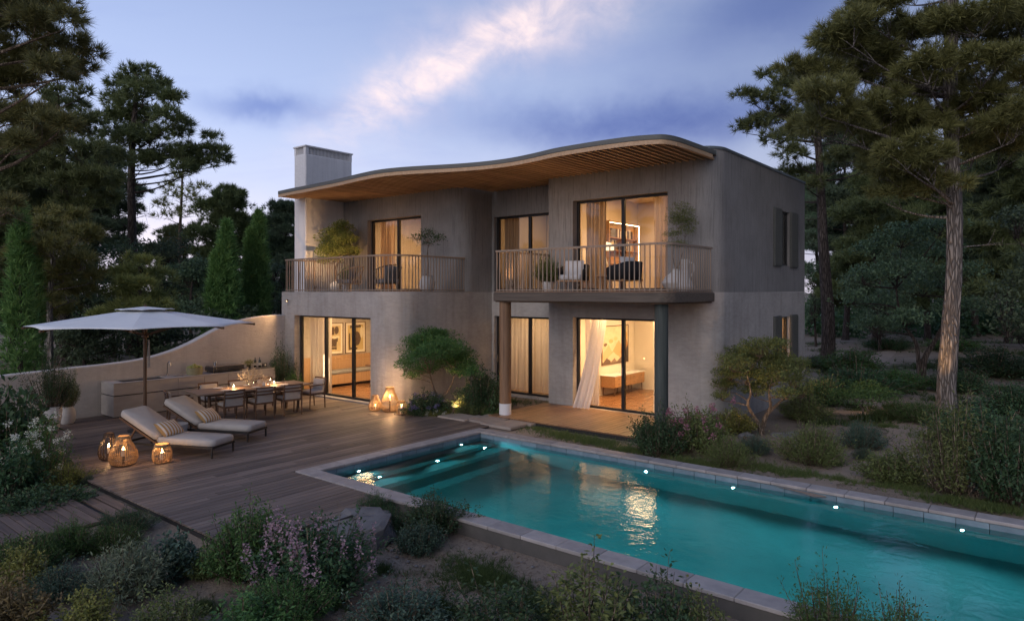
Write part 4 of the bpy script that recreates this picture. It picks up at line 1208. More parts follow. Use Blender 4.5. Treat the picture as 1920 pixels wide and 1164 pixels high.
# things on the counter
t = thing('herb_basket', 'round woven basket heaped with lemons on the kitchen counter', 'basket', (-18.98, 9.22, .876))
MB().lathe([(.001, .0), (.20, 0), (.215, .1), (.22, .2), (.205, .2), (.2, .02), (.001, .02)], 28).build('body', 'basket', t, True)
for k in range(26):
    a = random.random() * 6.28; r = .165 * math.sqrt(random.random()); s_ = random.uniform(.035, .05)
    MB().lathe([(.001, -s_), (s_ * .7, -s_ * .7), (s_, 0), (s_ * .7, s_ * .75), (.001, s_ * 1.1)], 9).build('lemon', 'lemon', t, True, loc=(r * math.cos(a), r * math.sin(a), .19 + (.165 - r) * .45), rot=(random.random() * 3, random.random() * 3, 0))
t = thing('gas_grill', 'black table-top gas grill with a steel top on the counter', 'grill', (-19.06, 10.15, .876))
MB().bb(-.24, .24, -.48, .48, .03, .16).build('body', 'grill_black', t, bev=.02)
MB().bb(-.22, .25, -.46, .46, .165, .19).build('griddle', 'steel', t, bev=.008)
MB().bb(.241, .252, -.06, .0, .09, .105).build('badge', 'steel', t)
for y in (-.3, .14, .32): MB().lathe([(.001, 0), (.022, 0), (.02, .025), (.001, .026)], 14).build('knob', 'metal_dark', t, True, loc=(.241, y, .065), rot=(0, math.pi / 2, 0))
for x in (-.2, .2):
    for y in (-.42, .42): MB().tube([(x, y, 0), (x, y, .035)], .018, 8).build('foot', 'metal_dark', t)
t = thing('metal_cup', 'small grey metal cup standing on the gas grill', 'cup', (-19.12, 9.9, 1.07))
MB().lathe([(.001, 0), (.035, 0), (.052, .09), (.047, .09), (.03, .008), (.001, .008)], 16).build('body', 'steel', t, True)
tr_ = thing('serving_tray', 'flat black serving tray at the house end of the counter', 'tray', (-19.05, 11.15, .876))
MB().bb(-.3, .3, -.36, .36, 0, .03).build('body', 'grill_black', tr_, bev=.008)
for k, (x, y) in enumerate(((-.02, -.03), (.05, .08))):
    t = thing('wine_bottle', ['left of two dark wine bottles on the black tray', 'right of two dark wine bottles on the black tray'][k], 'bottle', (-19.05 + x, 11.15 + y, .907), 0, 'wine bottles on the tray')
    MB().lathe([(.001, 0), (.037, 0), (.038, .01), (.038, .18), (.03, .215), (.014, .24), (.014, .30), (.001, .30)], 18).build('body', 'bottle_glass', t, True)
    MB().lathe([(.0386, .06), (.0386, .14)], 18).build('paper_label', 'paper', t, True)
t = thing('grey_speaker', 'small dark box with a pale round dial beside the wine bottles', 'speaker', (-18.98, 11.38, .907))
MB().box((0, 0, .055), (.09, .13, .11)).build('body', 'grill_black', t, bev=.012)
MB().lathe([(.001, 0), (.03, 0), (.03, .008), (.001, .01)], 16).build('dial', 'paper', t, True, loc=(.046, 0, .06), rot=(0, math.pi / 2, 0))

# --- pots
def pot(name, loc, prof, label, mat='pot_white', cat='pot', group=None):
    t = thing(name, label, cat, loc, 0, group)
    r, z = prof[-1]
    MB().lathe([(.001, 0)] + prof + [(r - .025, z), (r - .03, z - .05)], 30).build('body', mat, t, True)
    MB().lathe([(.001, z - .05), (r - .028, z - .05)], 20).build('soil', 'dark_gap', t)
    return t
urn = lambda w, h: [(w * .34, 0), (w * .44, h * .12), (w * .5, h * .40), (w * .49, h * .60), (w * .42, h * .82), (w * .33, h * .95), (w * .36, h)]
vasep = lambda w, h: [(w * .32, 0), (w * .38, h * .15), (w * .46, h * .5), (w * .5, h * .8), (w * .48, h)]
pA = P(98, 806); pB = P(126.5, 794)
pot('planter', (pA.x, pA.y, .001), vasep(.40, .55), 'tall white ceramic planter half hidden behind the white-flowering shrub', cat='planter')
pot('planter', (pB.x, pB.y, .001), urn(.36, .42), 'round white ceramic planter next to the garden wall', cat='planter')

# ------------------------------------------------------------------ rooms: lamps, curtains, furniture
def ceiling_lamp(x, y, z, power, label, size=.44, c=WARM):
    t = thing('ceiling_lamp', label, 'ceiling lamp', (x, y, z), 0, 'flush ceiling lamps in the rooms')
    h = size / 2
    MB().bb(-h, h, -h, -h + .02, -.05, 0).bb(-h, h, h - .02, h, -.05, 0).bb(-h, -h + .02, -h + .02, h - .02, -.05, 0).bb(h - .02, h, -h + .02, h - .02, -.05, 0).build('rim', 'frame_black', t)
    MB().bb(-h + .02, h - .02, -h + .02, h - .02, -.034, -.03).build('diffuser', 'lamp_warm', t)
    light('room_light', 'AREA', (0, 0, -.06), power, c, t, size * .95)
ceiling_lamp(-16.9, 14.0, 2.838, 125, 'flush ceiling panel in the ground-floor room with two pictures', 2.0)
ceiling_lamp(-12.8, 18.2, 2.838, 30, 'flush ceiling lamp behind the closed sheer curtains', 1.2)
t = thing('added_cove_light', 'added long cove light above the open porch door, inside the bright room', 'cove light', (-9.05, 16.36, 2.838), 0, 'flush ceiling lamps in the rooms')
MB().bb(-1.25, 1.25, -.14, -.12, -.06, 0).bb(-1.25, 1.25, .12, .14, -.03, 0).build('rim', 'frame_black', t)
MB().bb(-1.24, 1.24, -.118, .118, -.02, -.012).build('diffuser', 'lamp_warm', t)
light('room_light', 'AREA', (0, .02, -.05), 100, WARM, t, 2.4, (rad(-22), 0, 0), sy=.22)  # added lamp lighting the porch, placed where the lintel hides it from the water
ceiling_lamp(-8.9, 18.3, 2.838, 38, 'flush ceiling panel deep in the bright room with the sideboard', 2.2)
ceiling_lamp(-8.2, 21.2, 2.838, 330, 'flush ceiling lamp behind the small lower side window')
ceiling_lamp(-17.2, 17.3, 6.118, 290, 'flush ceiling lamp in the upper left bedroom')
ceiling_lamp(-12.8, 18.4, 6.118, 22, 'dim flush ceiling lamp in the upper middle room')
ceiling_lamp(-8.9, 18.0, 6.118, 140, 'flush ceiling lamp in the upper right room')

def curtain(p0, p1, z0, z1, mat, label, waves=6, amp=.05, bot=None, group='curtains in the windows', drag=0.0):
    """hanging cloth from p0 to p1 (plan); bot moves/widens the hem"""
    nx_, nz_ = waves * 8, 18
    p0 = Vector(p0); p1 = Vector(p1); t = (p1 - p0); L = t.length; t.normalize(); nn = Vector((-t.y, t.x))
    b0, b1 = (Vector(bot[0]), Vector(bot[1])) if bot else (p0, p1)
    V = []; F = []
    for j in range(nz_ + 1):
        k = j / nz_
        e = k ** 1.35 if bot else k
        for i in range(nx_ + 1):
            s_ = i / nx_
            a = p0 + (p1 - p0) * s_; b = b0 + (b1 - b0) * s_
            q = a + (b - a) * e
            ph = 2 * math.pi * waves * s_
            w = amp * (math.sin(ph + .5 * math.sin(3 * k + s_ * 9)) * .75 + .35 * math.sin(ph * 1.63 + 2 * k)) * (.7 + .5 * k)
            q = q + nn * w
            V.append((q.x, q.y, z1 + (z0 - z1) * k))
    m = nx_ + 1
    for j in range(nz_):
        for i in range(nx_): F.append((j * m + i, j * m + i + 1, (j + 1) * m + i + 1, (j + 1) * m + i))
    o = link('curtain', npmesh('curtain', V, [F], True), mat); return tag(o, label, 'curtain', group)
GZ = .06
curtain((-18.85, 12.9), (-17.66, 12.9), GZ, 2.6, 'sheer', 'sheer curtain drawn over the left pane of the lower left doors', 9, .035)
curtain((-15.75, 12.9), (-15.25, 12.9), GZ, 2.6, 'sheer', 'narrow gathered curtain at the right edge of the lower left doors', 6, .045)
curtain((-14.05, 17.0), (-11.4, 17.0), GZ, 2.6, 'sheer', 'long closed curtain across the lower middle glass doors', 20, .05)
curtain((-10.42, 16.12), (-9.95, 16.12), GZ, 2.65, 'sheer_white', 'gathered cream curtain behind the open porch door', 6, .05)
curtain((-10.10, 16.02), (-9.62, 15.98), .075, 2.6, 'sheer_white', 'white sheer curtain blowing out through the open door onto the porch', 5, .045, bot=((-10.30, 15.30), (-9.80, 15.38)))
curtain((-8.30, 16.1), (-7.68, 16.1), GZ, 2.65, 'sheer_white', 'gathered white curtain at the right side of the porch doors', 7, .05)
curtain((-18.62, 15.62), (-17.85, 15.62), 3.25, 5.9, 'drape', 'gathered beige curtain at the left of the upper left doors', 8, .05)
curtain((-16.45, 15.62), (-16.03, 15.62), 3.25, 5.9, 'sheer', 'narrow sheer curtain at the right of the upper left doors', 5, .04)
curtain((-14.08, 16.98), (-13.45, 16.98), 3.25, 5.9, 'drape', 'gathered dark curtain at the left of the upper middle doors', 8, .05)
curtain((-12.0, 16.98), (-11.45, 16.98), 3.25, 5.9, 'drape', 'gathered dark curtain at the right of the upper middle doors', 8, .05)
curtain((-10.40, 16.15), (-9.75, 16.15), 3.25, 5.95, 'drape', 'gathered curtain at the left of the upper right doors', 8, .05)
curtain((-8.30, 16.15), (-7.68, 16.15), 3.25, 5.95, 'drape', 'gathered curtain at the right of the upper right doors', 8, .05)
curtain((-6.85, 20.36), (-6.85, 20.75), .7, 2.7, 'sheer', 'short curtain inside the small lower side window', 4, .03)

def framed(name, loc, w, h, mat, label, mat_board=.1, fw=.025):
    """picture on a wall facing +x"""
    t = thing(name, label, 'picture', loc, 0, 'framed pictures indoors')
    f = MB()
    f.bb(0, .03, -w / 2, -w / 2 + fw, -h / 2, h / 2).bb(0, .03, w / 2 - fw, w / 2, -h / 2, h / 2).bb(0, .03, -w / 2 + fw, w / 2 - fw, h / 2 - fw, h / 2).bb(0, .03, -w / 2 + fw, w / 2 - fw, -h / 2, -h / 2 + fw)
    f.build('frame', 'chair_wood', t)
    MB().bb(.002, .014, -w / 2 + fw, w / 2 - fw, -h / 2 + fw, h / 2 - fw).build('mount', 'paper', t)
    a, b = w / 2 - fw - mat_board, h / 2 - fw - mat_board
    MB().bb(.0145, .018, -a, a, -b, b).build('print', mat, t)
framed('framed_picture', (-19.318, 14.22, 1.60), .66, 1.08, 'print_blocks', 'framed print of brown stacked blocks, left on the wall', .075)
framed('framed_picture', (-19.318, 15.08, 1.60), .88, 1.08, 'print_oval', 'framed print with a dark oval, right on the wall', .075)
framed('framed_picture', (-10.918, 18.62, 1.55), 1.62, 1.20, 'print_mountains', 'large framed painting of ochre mountains above the sideboard', .0)
# sideboard
t = thing('sideboard', 'low walnut sideboard with four drawers under the mountain painting', 'sideboard', (-10.66, 18.7, .042))
MB().bb(-.24, .22, -.95, .95, .26, .60).build('carcass', 'pale_wood', t, bev=.006)
MB().bb(-.25, .25, -.97, .97, .602, .625).build('top', 'porcelain', t, bev=.004)
for k in range(4):
    for j in range(2):
        y = -.93 + k * .465
        d = MB().bb(.222, .242, y + .006, y + .459, .275 + j * .162, .43 + j * .162).build('drawer', 'pale_wood', t, bev=.004)
        MB().bb(.243, .258, y + .2, y + .265, .35 + j * .162, .362 + j * .162).build('pull', 'metal_dark', d)
for x in (-.2, .18):
    for y in (-.85, 0, .85): MB().tube([(x, y, .26), (x, y + .02 * (1 if y > 0 else -1), 0)], [.018, .011], 8).build('leg', 'chair_wood', t)
# tube floor lamp
t = thing('floor_lamp', 'lamp of two glowing glass tubes behind the left sheer curtain', 'floor lamp', (-18.62, 13.35, .042))
MB().lathe([(.001, 0), (.13, 0), (.13, .02), (.001, .025)], 20).build('base', 'metal_dark', t, True)
for y, h in ((-.06, 1.12), (.09, 1.0)):
    MB().tube([(y * .3, y, .36 if y < 0 else .2), (y * .3, y, h)], .022, 12).build('glow_tube', 'led_warm', t, True)
    MB().tube([(y * .3, y, .02), (y * .3, y, .36)], .012, 8).build('stem', 'metal_dark', t)
# table and bench in that room
t = thing('wooden_table', 'dark heavy wooden table inside the lower left room', 'table', (-17.35, 14.9, .042))
MB().bb(-.7, .7, -.4, .4, .68, .74).build('top', 'chair_wood', t, bev=.01)
for s_ in (-1, 1):
    MB().bar((s_ * .5, -.3, 0), (s_ * .35, -.3, .68), .09).build('leg', 'chair_wood', t); MB().bar((s_ * .5, .3, 0), (s_ * .35, .3, .68), .09).build('leg', 'chair_wood', t)
t = thing('bench', 'upholstered bench along the panelled wall in the lower left room', 'bench', (-18.9, 14.6, .042))
MB().bb(-.3, .25, -1.2, 1.2, .1, .42).build('base', 'panel_wood', t); link('seat_pad', pad_mesh('bench_pad', .55, 2.4, .1), 'cushion_dark', t, (-.02, 0, .47))
# shelf niche with LED strip, upper right room
sh = thing('wall_shelf', 'lit wall shelf niche with books in the upper right room', 'shelf', (-10.90, 18.85, 4.05))
f = MB()
f.bb(-.015, .22, -.98, -.94, 0, 1.32).bb(-.015, .22, .94, .98, 0, 1.32).bb(-.015, .22, -.94, .94, 1.28, 1.32).bb(-.015, .22, -.94, .94, 0, .04).build('frame', 'panel_wood', sh)
MB().bb(-.015, .0, -.94, .94, .04, 1.28).build('back_panel', 'pale_wood', sh)
for z in (.42, .80): MB().bb(.001, .2, -.935, .935, z, z + .025).build('shelf_board', 'pale_wood', sh)
MB().bb(.19, .205, -.93, .93, 1.262, 1.278).bb(.19, .205, .918, .938, .05, 1.26).build('led_strip', 'led_warm', sh)
bk = ['metal_dark', 'chair_wood', 'cushion_dark', 'paper', 'bronze']
y = -.90; i = 0
for z in (.826, .446):
    y = -.92
    while y < .5:
        w = random.uniform(.05, .09); h = random.uniform(.2, .3)
        o = MB().bb(.02, .17, y, y + w - .003, 0, h).build('book', random.choice(bk), None, loc=(-10.90, 18.85, 4.05 + z)); i += 1
        tag(o, 'upright book in the lit wall shelf', 'book', 'books in the wall shelf')
        y += w + (.14 if random.random() < .12 else 0)
t = thing('console_table', 'low wooden console behind the upper right doors', 'console', (-10.35, 17.0, 3.235))
MB().bb(-.3, .4, -.45, .45, .60, .65).build('top', 'pale_wood', t, bev=.005)
for x in (-.25, .35):
    for yy in (-.4, .4): MB().bar((x, yy, 0), (x, yy, .6), .04).build('leg', 'chair_wood', t)
t = thing('table_lamp', 'table lamp with a wide pale mushroom shade in the upper right room', 'lamp', (-10.28, 16.95, 3.887))
MB().lathe([(.001, 0), (.09, 0), (.11, .1), (.06, .26), (.03, .34), (.02, .55), (.001, .55)], 20).build('base', 'pot_white', t, True)
MB().lathe([(.30, .52), (.26, .62), (.17, .72), (.08, .75), (.001, .755)], 28).build('shade', 'shade_glow', t, True)
light('bulb_light', 'POINT', (0, 0, .50), 14, WARM, t, .06)
# bed-side cabinet shape in the upper left room
t = thing('wardrobe', 'pale wardrobe against the back of the upper left bedroom', 'wardrobe', (-17.0, 19.15, 3.237))
MB().bb(-1.1, 1.1, -.3, .3, 0, 2.2).build('body', 'panel_wood', t, bev=.01)
for k in (-.55, .55): MB().bb(k - .53, k + .53, -.325, -.302, .04, 2.16).build('door', 'panel_wood', t, bev=.004)

# ------------------------------------------------------------------ balconies
BZ = F1 + .062
def rattan_chair(loc, rz, label, mat, cush):
    """tub chair, open side at +x"""
    t = thing('rattan_armchair', label, 'armchair', loc, rz, 'rattan chairs on the left balcony')
    N_ = 17
    for k in range(N_):
        a = rad(75 + 210 * k / (N_ - 1)); top = .80 - .22 * abs(k / (N_ - 1) * 2 - 1) ** 1.6
        ro = .42 + .04 * (1 - abs(k / (N_ - 1) * 2 - 1))
        MB().tube([(.30 * math.cos(a), .30 * math.sin(a), .24), (.37 * math.cos(a + .08), .37 * math.sin(a + .08), .45), (ro * math.cos(a + .18), ro * math.sin(a + .18), top)], .011, 5).build('cane', mat, t, True)
    rim = [((.42 + .04 * (1 - abs(k / 20 * 2 - 1))) * math.cos(rad(75 + 210 * k / 20) + .18), (.42 + .04 * (1 - abs(k / 20 * 2 - 1))) * math.sin(rad(75 + 210 * k / 20) + .18), .80 - .22 * abs(k / 20 * 2 - 1) ** 1.6) for k in range(21)]
    e0, e1 = rim[0], rim[-1]
    rim = [(e0[0] + .12, e0[1] * .9, .30), (e0[0] + .10, e0[1], .48)] + rim + [(e1[0] + .10, e1[1], .48), (e1[0] + .12, e1[1] * .9, .30)]
    MB().tube(rim, .017, 6).build('rim', mat, t, True)
    MB().tube([(.33 * math.cos(a), .33 * math.sin(a), .24) for a in [i * 2 * math.pi / 24 for i in range(25)]], .016, 6, False).build('seat_ring', mat, t, True)
    for a in (45, 135, 225, 315):
        MB().tube([(.27 * math.cos(rad(a)), .27 * math.sin(rad(a)), .26), (.33 * math.cos(rad(a)), .33 * math.sin(rad(a)), 0)], .014, 6).build('leg', mat, t, True)
    link('seat_pad', pad_mesh('tub_pad', .60, .60, .12), cush, t, (.03, 0, .32))
    return t
def pillow(loc, rot, label, mat, s=(.42, .42, .15)):
    o = link('cushion', cushion_mesh('cushion', *s, puff=.6), mat, None, loc, rot); tag(o, label, 'cushion', 'loose cushions on the balconies'); return o
rattan_chair((-17.9, 13.75, BZ), rad(185), 'brown rattan armchair on the left balcony beside the big shrub', 'rattan', 'cushion_dark')
rattan_chair((-15.95, 13.65, BZ), rad(160), 'dark rattan armchair on the left balcony beside the slim potted tree', 'rattan_dark', 'cushion_dark')
pillow((-17.68, 13.72, BZ + .56), (rad(78), 0, rad(-80)), 'grey cushion in the brown rattan armchair', 'cushion_dark')
pillow((-15.76, 13.62, BZ + .56), (rad(78), 0, rad(-105)), 'grey cushion in the dark rattan armchair', 'cushion_dark')
def club_chair(loc, rz, label):
    """lounge chair facing +x with black woven back"""
    t = thing('lounge_chair', label, 'lounge chair', loc, rz, 'lounge chairs on the right balcony')
    f = MB(); f.bar((-.3, -.31, .26), (.32, -.31, .26), .03, .04).bar((-.3, .31, .26), (.32, .31, .26), .03, .04).bar((.31, -.31, .26), (.31, .31, .26), .03, .04).bar((-.29, -.31, .26), (-.29, .31, .26), .03, .04)
    f.build('frame', 'pale_wood', t)
    for x in (-.27, .29):
        for y in (-.29, .29): MB().tube([(x, y, .26), (x * 1.08, y * 1.06, 0)], [.02, .013], 8).build('leg', 'pale_wood', t, True)
    V = []; F = []; n_ = 18
    for i in range(n_ + 1):
        k = i / n_ * 2 - 1; a = rad(180 + 118 * k)
        x = .36 * (abs(math.cos(a)) ** .6) * (1 if math.cos(a) > 0 else -1); y = .36 * (abs(math.sin(a)) ** .6) * (1 if math.sin(a) > 0 else -1)
        top = .70 - .16 * abs(k) ** 2
        for z, e in ((.27, 0.0), (.5, .03), (top, .055)):
            V.append((x * (1 + e), y * (1 + e), z))
    for i in range(n_):
        for j in range(2): F.append((i * 3 + j, (i + 1) * 3 + j, (i + 1) * 3 + j + 1, i * 3 + j + 1))
    o = link('woven_back', npmesh('woven_back', V, [F], True), 'black_weave', t); so = o.modifiers.new('thick', 'SOLIDIFY'); so.thickness = .03
    link('seat_pad', pad_mesh('club_pad', .60, .58, .13), 'cushion_white', t, (.03, 0, .35))
    return t
club_chair((-9.62, 14.35, BZ), rad(-75), 'black-backed lounge chair facing the pool on the right balcony')
club_chair((-8.05, 14.15, BZ), rad(165), 'black-backed lounge chair seen from behind on the right balcony')
pillow((-9.70, 14.50, BZ + .58), (rad(76), 0, rad(15)), 'pale cushion in the lounge chair facing the pool', 'cushion_white', (.5, .42, .17))
pillow((-7.90, 14.08, BZ + .60), (rad(78), 0, rad(75)), 'pale cushion in the lounge chair seen from behind', 'cushion_white', (.46, .42, .15))
t = thing('coffee_table', 'small round wooden table between the lounge chairs', 'side table', (-8.80, 14.55, BZ))
MB().lathe([(.001, .36), (.27, .36), (.275, .38), (.27, .40), (.001, .40)], 28).build('top', 'pale_wood', t, True)
for k in range(3):
    a = k * 2.1; MB().bar((.14 * math.cos(a), .14 * math.sin(a), 0), (.14 * math.cos(a), .14 * math.sin(a), .36), .1, .03).build('leg', 'pale_wood', t)
pot('planter', (-19.15, 14.15, BZ), urn(.42, .34), 'low pale planter under the big shrub on the left balcony', cat='planter')
pot('planter', (-18.3, 13.95, BZ), vasep(.34, .34), 'small pale planter holding a clipped bush on the left balcony', cat='planter')
pot('planter', (-14.62, 14.05, BZ), urn(.46, .46), 'white round planter with a slim tree on the left balcony', cat='planter')
pot('planter', (-10.55, 14.55, BZ), vasep(.34, .26), 'low white planter at the left end of the right balcony', cat='planter')
pot('urn', (-7.10, 14.95, BZ), [(.16, 0), (.30, .10), (.34, .20), (.26, .34), (.13, .44), (.10, .50), (.12, .53)], 'squat white urn holding airy branches on the right balcony', cat='urn')
t = pot('jug', (-6.78, 14.75, BZ), [(.15, 0), (.2, .1), (.17, .2), (.09, .32), (.085, .62), (.11, .74)], 'tall white jug with a curved handle on the right balcony', cat='jug')
MB().tube([(.09, 0, .68), (.2, 0, .64), (.22, 0, .5), (.13, 0, .33)], .016, 8).build('handle', 'pot_white', t, True)

# ------------------------------------------------------------------ plants
def unit(a): return a / np.maximum(np.linalg.norm(a, axis=-1, keepdims=True), 1e-9)
def needles(rng, C, A, k, L, Wd, spread=.9):
    n = len(C)
    d = unit(A[:, None, :] * .75 + rng.normal(size=(n, k, 3)) * spread * .6)
    ln = L * rng.uniform(.65, 1.15, (n, k, 1))
    s = unit(np.cross(d, rng.normal(size=(n, k, 3)))) * (Wd / 2)
    c = C[:, None, :] + d * (ln * .06)
    return np.stack([c - s, c + s, c + d * ln], 2).reshape(-1, 3)
def leaves(rng, C, Dr, L, Wd, jit=.35):
    n = len(C)
    d = unit(Dr + rng.normal(size=(n, 3)) * jit)
    ln = (L * rng.uniform(.6, 1.2, (n, 1)))
    s = unit(np.cross(d, rng.normal(size=(n, 3)) + np.array([0, 0, 1.6]))) * (Wd / 2 * rng.uniform(.7, 1.15, (n, 1)))
    drop = np.array([0, 0, -1.0]) * ln * rng.uniform(0, .22, (n, 1))
    return np.stack([C, C + d * ln * .5 + s, C + d * ln + drop, C + d * ln * .5 - s], 1).reshape(-1, 3)
def tri_mesh(name, V): return npmesh(name, V, [np.arange(len(V)).reshape(-1, 3)])
def quad_mesh(name, V): return npmesh(name, V, [np.arange(len(V)).reshape(-1, 4)])
def nz1(rng): return Vector(rng.normal(size=3))
def limb(mb, a, b, r0, r1, rng, sag=.12, n=5, seg=6):
    a = Vector(a); b = Vector(b); L = (b - a).length
    m = (a + b) / 2 + Vector((0, 0, -sag * L)) + nz1(rng) * L * .06
    pts = []
    for i in range(n + 1):
        t = i / n; pts.append(a * (1 - t) ** 2 + m * 2 * t * (1 - t) + b * t * t)
    mb.tube(pts, [r0 + (r1 - r0) * i / n for i in range(n + 1)], seg, False)
    return pts
def trunk_tube(mb, pts, r0, r1, rng, seg=12, rough=.10, rings=26, flare=.35):
    """tapered trunk with ridged bark outline"""
    pp = spline([tuple(p) for p in pts], max(2, rings // (len(pts) - 1))) if False else None
    P_ = [Vector(p) for p in pts]; out_ = []
    n = len(P_)
    for i in range(rings + 1):
        t = i / rings * (n - 1); k = min(int(t), n - 2); f_ = t - k
        a, b, c, d = P_[max(k - 1, 0)], P_[k], P_[k + 1], P_[min(k + 2, n - 1)]
        out_.append(.5 * ((2 * b) + (c - a) * f_ + (2 * a - 5 * b + 4 * c - d) * f_ ** 2 + (3 * b - a - 3 * c + d) * f_ ** 3))
    b0 = len(mb.v)
    rr = [(r0 + (r1 - r0) * (i / rings) ** .9) * (1 + flare * math.exp(-i / rings * 22)) for i in range(rings + 1)]
    mb.tube(out_, rr, seg, False)
    if rough:
        for i in range(rings + 1):
            for j in range(seg):
                q = b0 + i * seg + j; c = out_[i]; v = Vector(mb.v[q])
                mb.v[q] = tuple(c + (v - c) * (1 + rough * (rng.random() - .5) + rough * .6 * math.sin(j * 2.4 + i * .3)))
    return out_
def pad_tufts(rng, c, rx, rz, dens, sub=None):
    """tuft positions and axes in a flattened foliage pad made of smaller clumps"""
    m = sub or max(4, int(7 * rx * rx + 3))
    u = unit(rng.normal(size=(m, 3))); u[:, 2] = np.abs(u[:, 2]) * .9 - .25
    cen = np.array(c) + u * np.array([rx, rx, rz]) * rng.uniform(.35, .95, (m, 1))
    per = max(3, int(dens * rx * rx / m))
    sr = rx * .46
    w = unit(rng.normal(size=(m, per, 3))); w[..., 2] = w[..., 2] * .7 + .25
    pos = cen[:, None, :] + w * np.array([sr, sr, sr * .62]) * rng.uniform(.45, 1.0, (m, per, 1)) ** .6
    ax = unit(w + np.array([0, 0, .45]) + .25 * u[:, None, :])
    return cen, pos.reshape(-1, 3), ax.reshape(-1, 3)
TREE_N = [0]
def pine(name, label, base, trunk_pts, r0, r1, pads, seed, needle='needle_mid', bk='dark_bark', L=.22, Wn=.016, k=22, dens=60, group='pine trees around the house', seg=10, dead=0, rings=26):
    """base: world; trunk_pts & pads relative to base. pads: (x,y,z,rx,rz)"""
    rng = np.random.default_rng(seed)
    t = thing(name, label, 'tree', base, 0, group)
    mb = MB(); path = trunk_tube(mb, trunk_pts, r0, r1, rng, seg=seg, rings=rings)
    H = path[-1].z; C = []; A = []
    def tr_at(z):
        for i in range(len(path) - 1):
            if path[i].z <= z <= path[i + 1].z:
                f_ = (z - path[i].z) / max(1e-6, path[i + 1].z - path[i].z); return path[i].lerp(path[i + 1], f_), i / (len(path) - 1)
        return (path[-1].copy(), 1.0) if z > H else (path[0].copy(), 0.0)
    for (x, y, z, rx, rz) in pads:
        q = tr_at(z)[0]; hd = math.hypot(x - q.x, y - q.y)
        za = min(H - .1, max(H * .3, z - .22 * hd - rz * .6)); q, f_ = tr_at(za)
        rl = max(.018, min(.3 * (r0 + (r1 - r0) * f_), .020 * hd + .012))
        lp = limb(mb, q, (x, y, z - rz * .55), rl, .012, rng, .06)
        cen, pos, ax = pad_tufts(rng, (x, y, z), rx, rz, dens)
        for c in cen:
            st = lp[-1] if rng.random() < .6 else lp[-2]
            limb(mb, st, Vector(c) - Vector((0, 0, .08)), .010, .004, rng, .05, 3, 4)
        C.append(pos); A.append(ax)
    for _ in range(dead):
        za = H * rng.uniform(.22, .62); q, f_ = tr_at(za); a = rng.uniform(0, 6.28); L_ = rng.uniform(.6, 1.9)
        e = q + Vector((math.cos(a) * L_, math.sin(a) * L_, rng.uniform(-.1, .5)))
        lp = limb(mb, q, e, .022, .006, rng, .05, 4, 5)
        for _k in range(3): limb(mb, lp[2 + _k % 3], e + nz1(rng) * .35, .008, .003, rng, 0, 3, 4)
    C = np.concatenate(C); A = np.concatenate(A)
    mb.build('trunk', bk, t, True)
    link('crown', tri_mesh('crown', needles(rng, C, A, k, L, Wn)), needle, t)
    return t
def px_pads(base, D, items, seed, gr=1.0, gh=1.0):
    """foliage pads read off as (x, y, rx_px, ry_px[, dD]); distance = the trunk's own, spread round it"""
    rng = np.random.default_rng(seed); o_ = []
    for it in items:
        x, y, rx, ry = it[:4]
        r = rx * D / FPX
        dD = it[4] if len(it) > 4 else rng.uniform(-1, 1) * min(2.2, 1.1 * r + .6)
        p = PD(x, y, D + dD)
        s = (D + dD) / D
        o_.append((p.x - base[0], p.y - base[1], p.z - base[2], r * s * gr, max(.16, ry * D / FPX * s * 1.1 * gh)))
    return o_
def gbase(x, y):
    z = -.1
    for _ in range(3):
        p = P(x, y, z); z = gz(p.x, p.y)
    p.z = z - .03; return p
def dbase(x, D):
    d = ray(x, 547); p = Vector((d[0] * D, d[1] * D, 0)); p.z = gz(p.x, p.y) - .05; return p
def trunk_px(base, D, pts):
    return [tuple((PD(x, y, D) - base)) for (x, y) in pts]

# --- big pine at the right
b = gbase(1775, 772); D = depth(b)
tp = [(0, 0, 0)] + trunk_px(b, D, [(1776, 700), (1788, 520), (1790, 400), (1783, 250), (1782, 120), (1786, 0), (1792, -120), (1800, -250)])
pads = px_pads(b, D, [(1600, 160, 55, 45), (1680, 225, 55, 45), (1620, 100, 55, 45), (1760, 350, 40, 30), (1700, 290, 50, 40), (1560, 90, 55, 42), (1520, 135, 50, 40), (1600, 60, 60, 40), (1540, 190, 55, 40), (1640, 130, 60, 45), (1690, 70, 55, 45), (1580, 235, 55, 38), (1640, 215, 60, 45), (1525, 235, 40, 30), (1700, 180, 60, 50), (1655, 270, 55, 40), (1720, 250, 60, 45), (1690, 330, 50, 42), (1665, 365, 32, 26), (1740, 310, 50, 40), (1800, 230, 55, 40), (1850, 200, 60, 45), (1845, 260, 60, 40), (1900, 230, 60, 50), (1820, 290, 50, 35), (1880, 290, 45, 30), (1640, 20, 60, 45), (1700, -30, 70, 55), (1760, 60, 60, 45), (1830, 30, 70, 55), (1890, 70, 70, 60), (1850, 120, 60, 45), (1930, 150, 60, 50), (1800, -60, 80, 60), (1890, -40, 80, 60), (1720, -120, 80, 60), (1850, -160, 90, 70), (1790, -230, 80, 60), (1960, 20, 70, 60), (1650, 315, 42, 30), (1770, 170, 55, 40, 1.6), (1740, 130, 55, 40, -1.5)], 5, 1.08, 1.2)
pine('pine_tree', 'tall pine with a warmly lit bare trunk at the right of the house', b, tp, .225, .12, pads, 21, 'needle_near', 'pine_bark', .27, .018, 30, 290, seg=16, dead=5, rings=44)
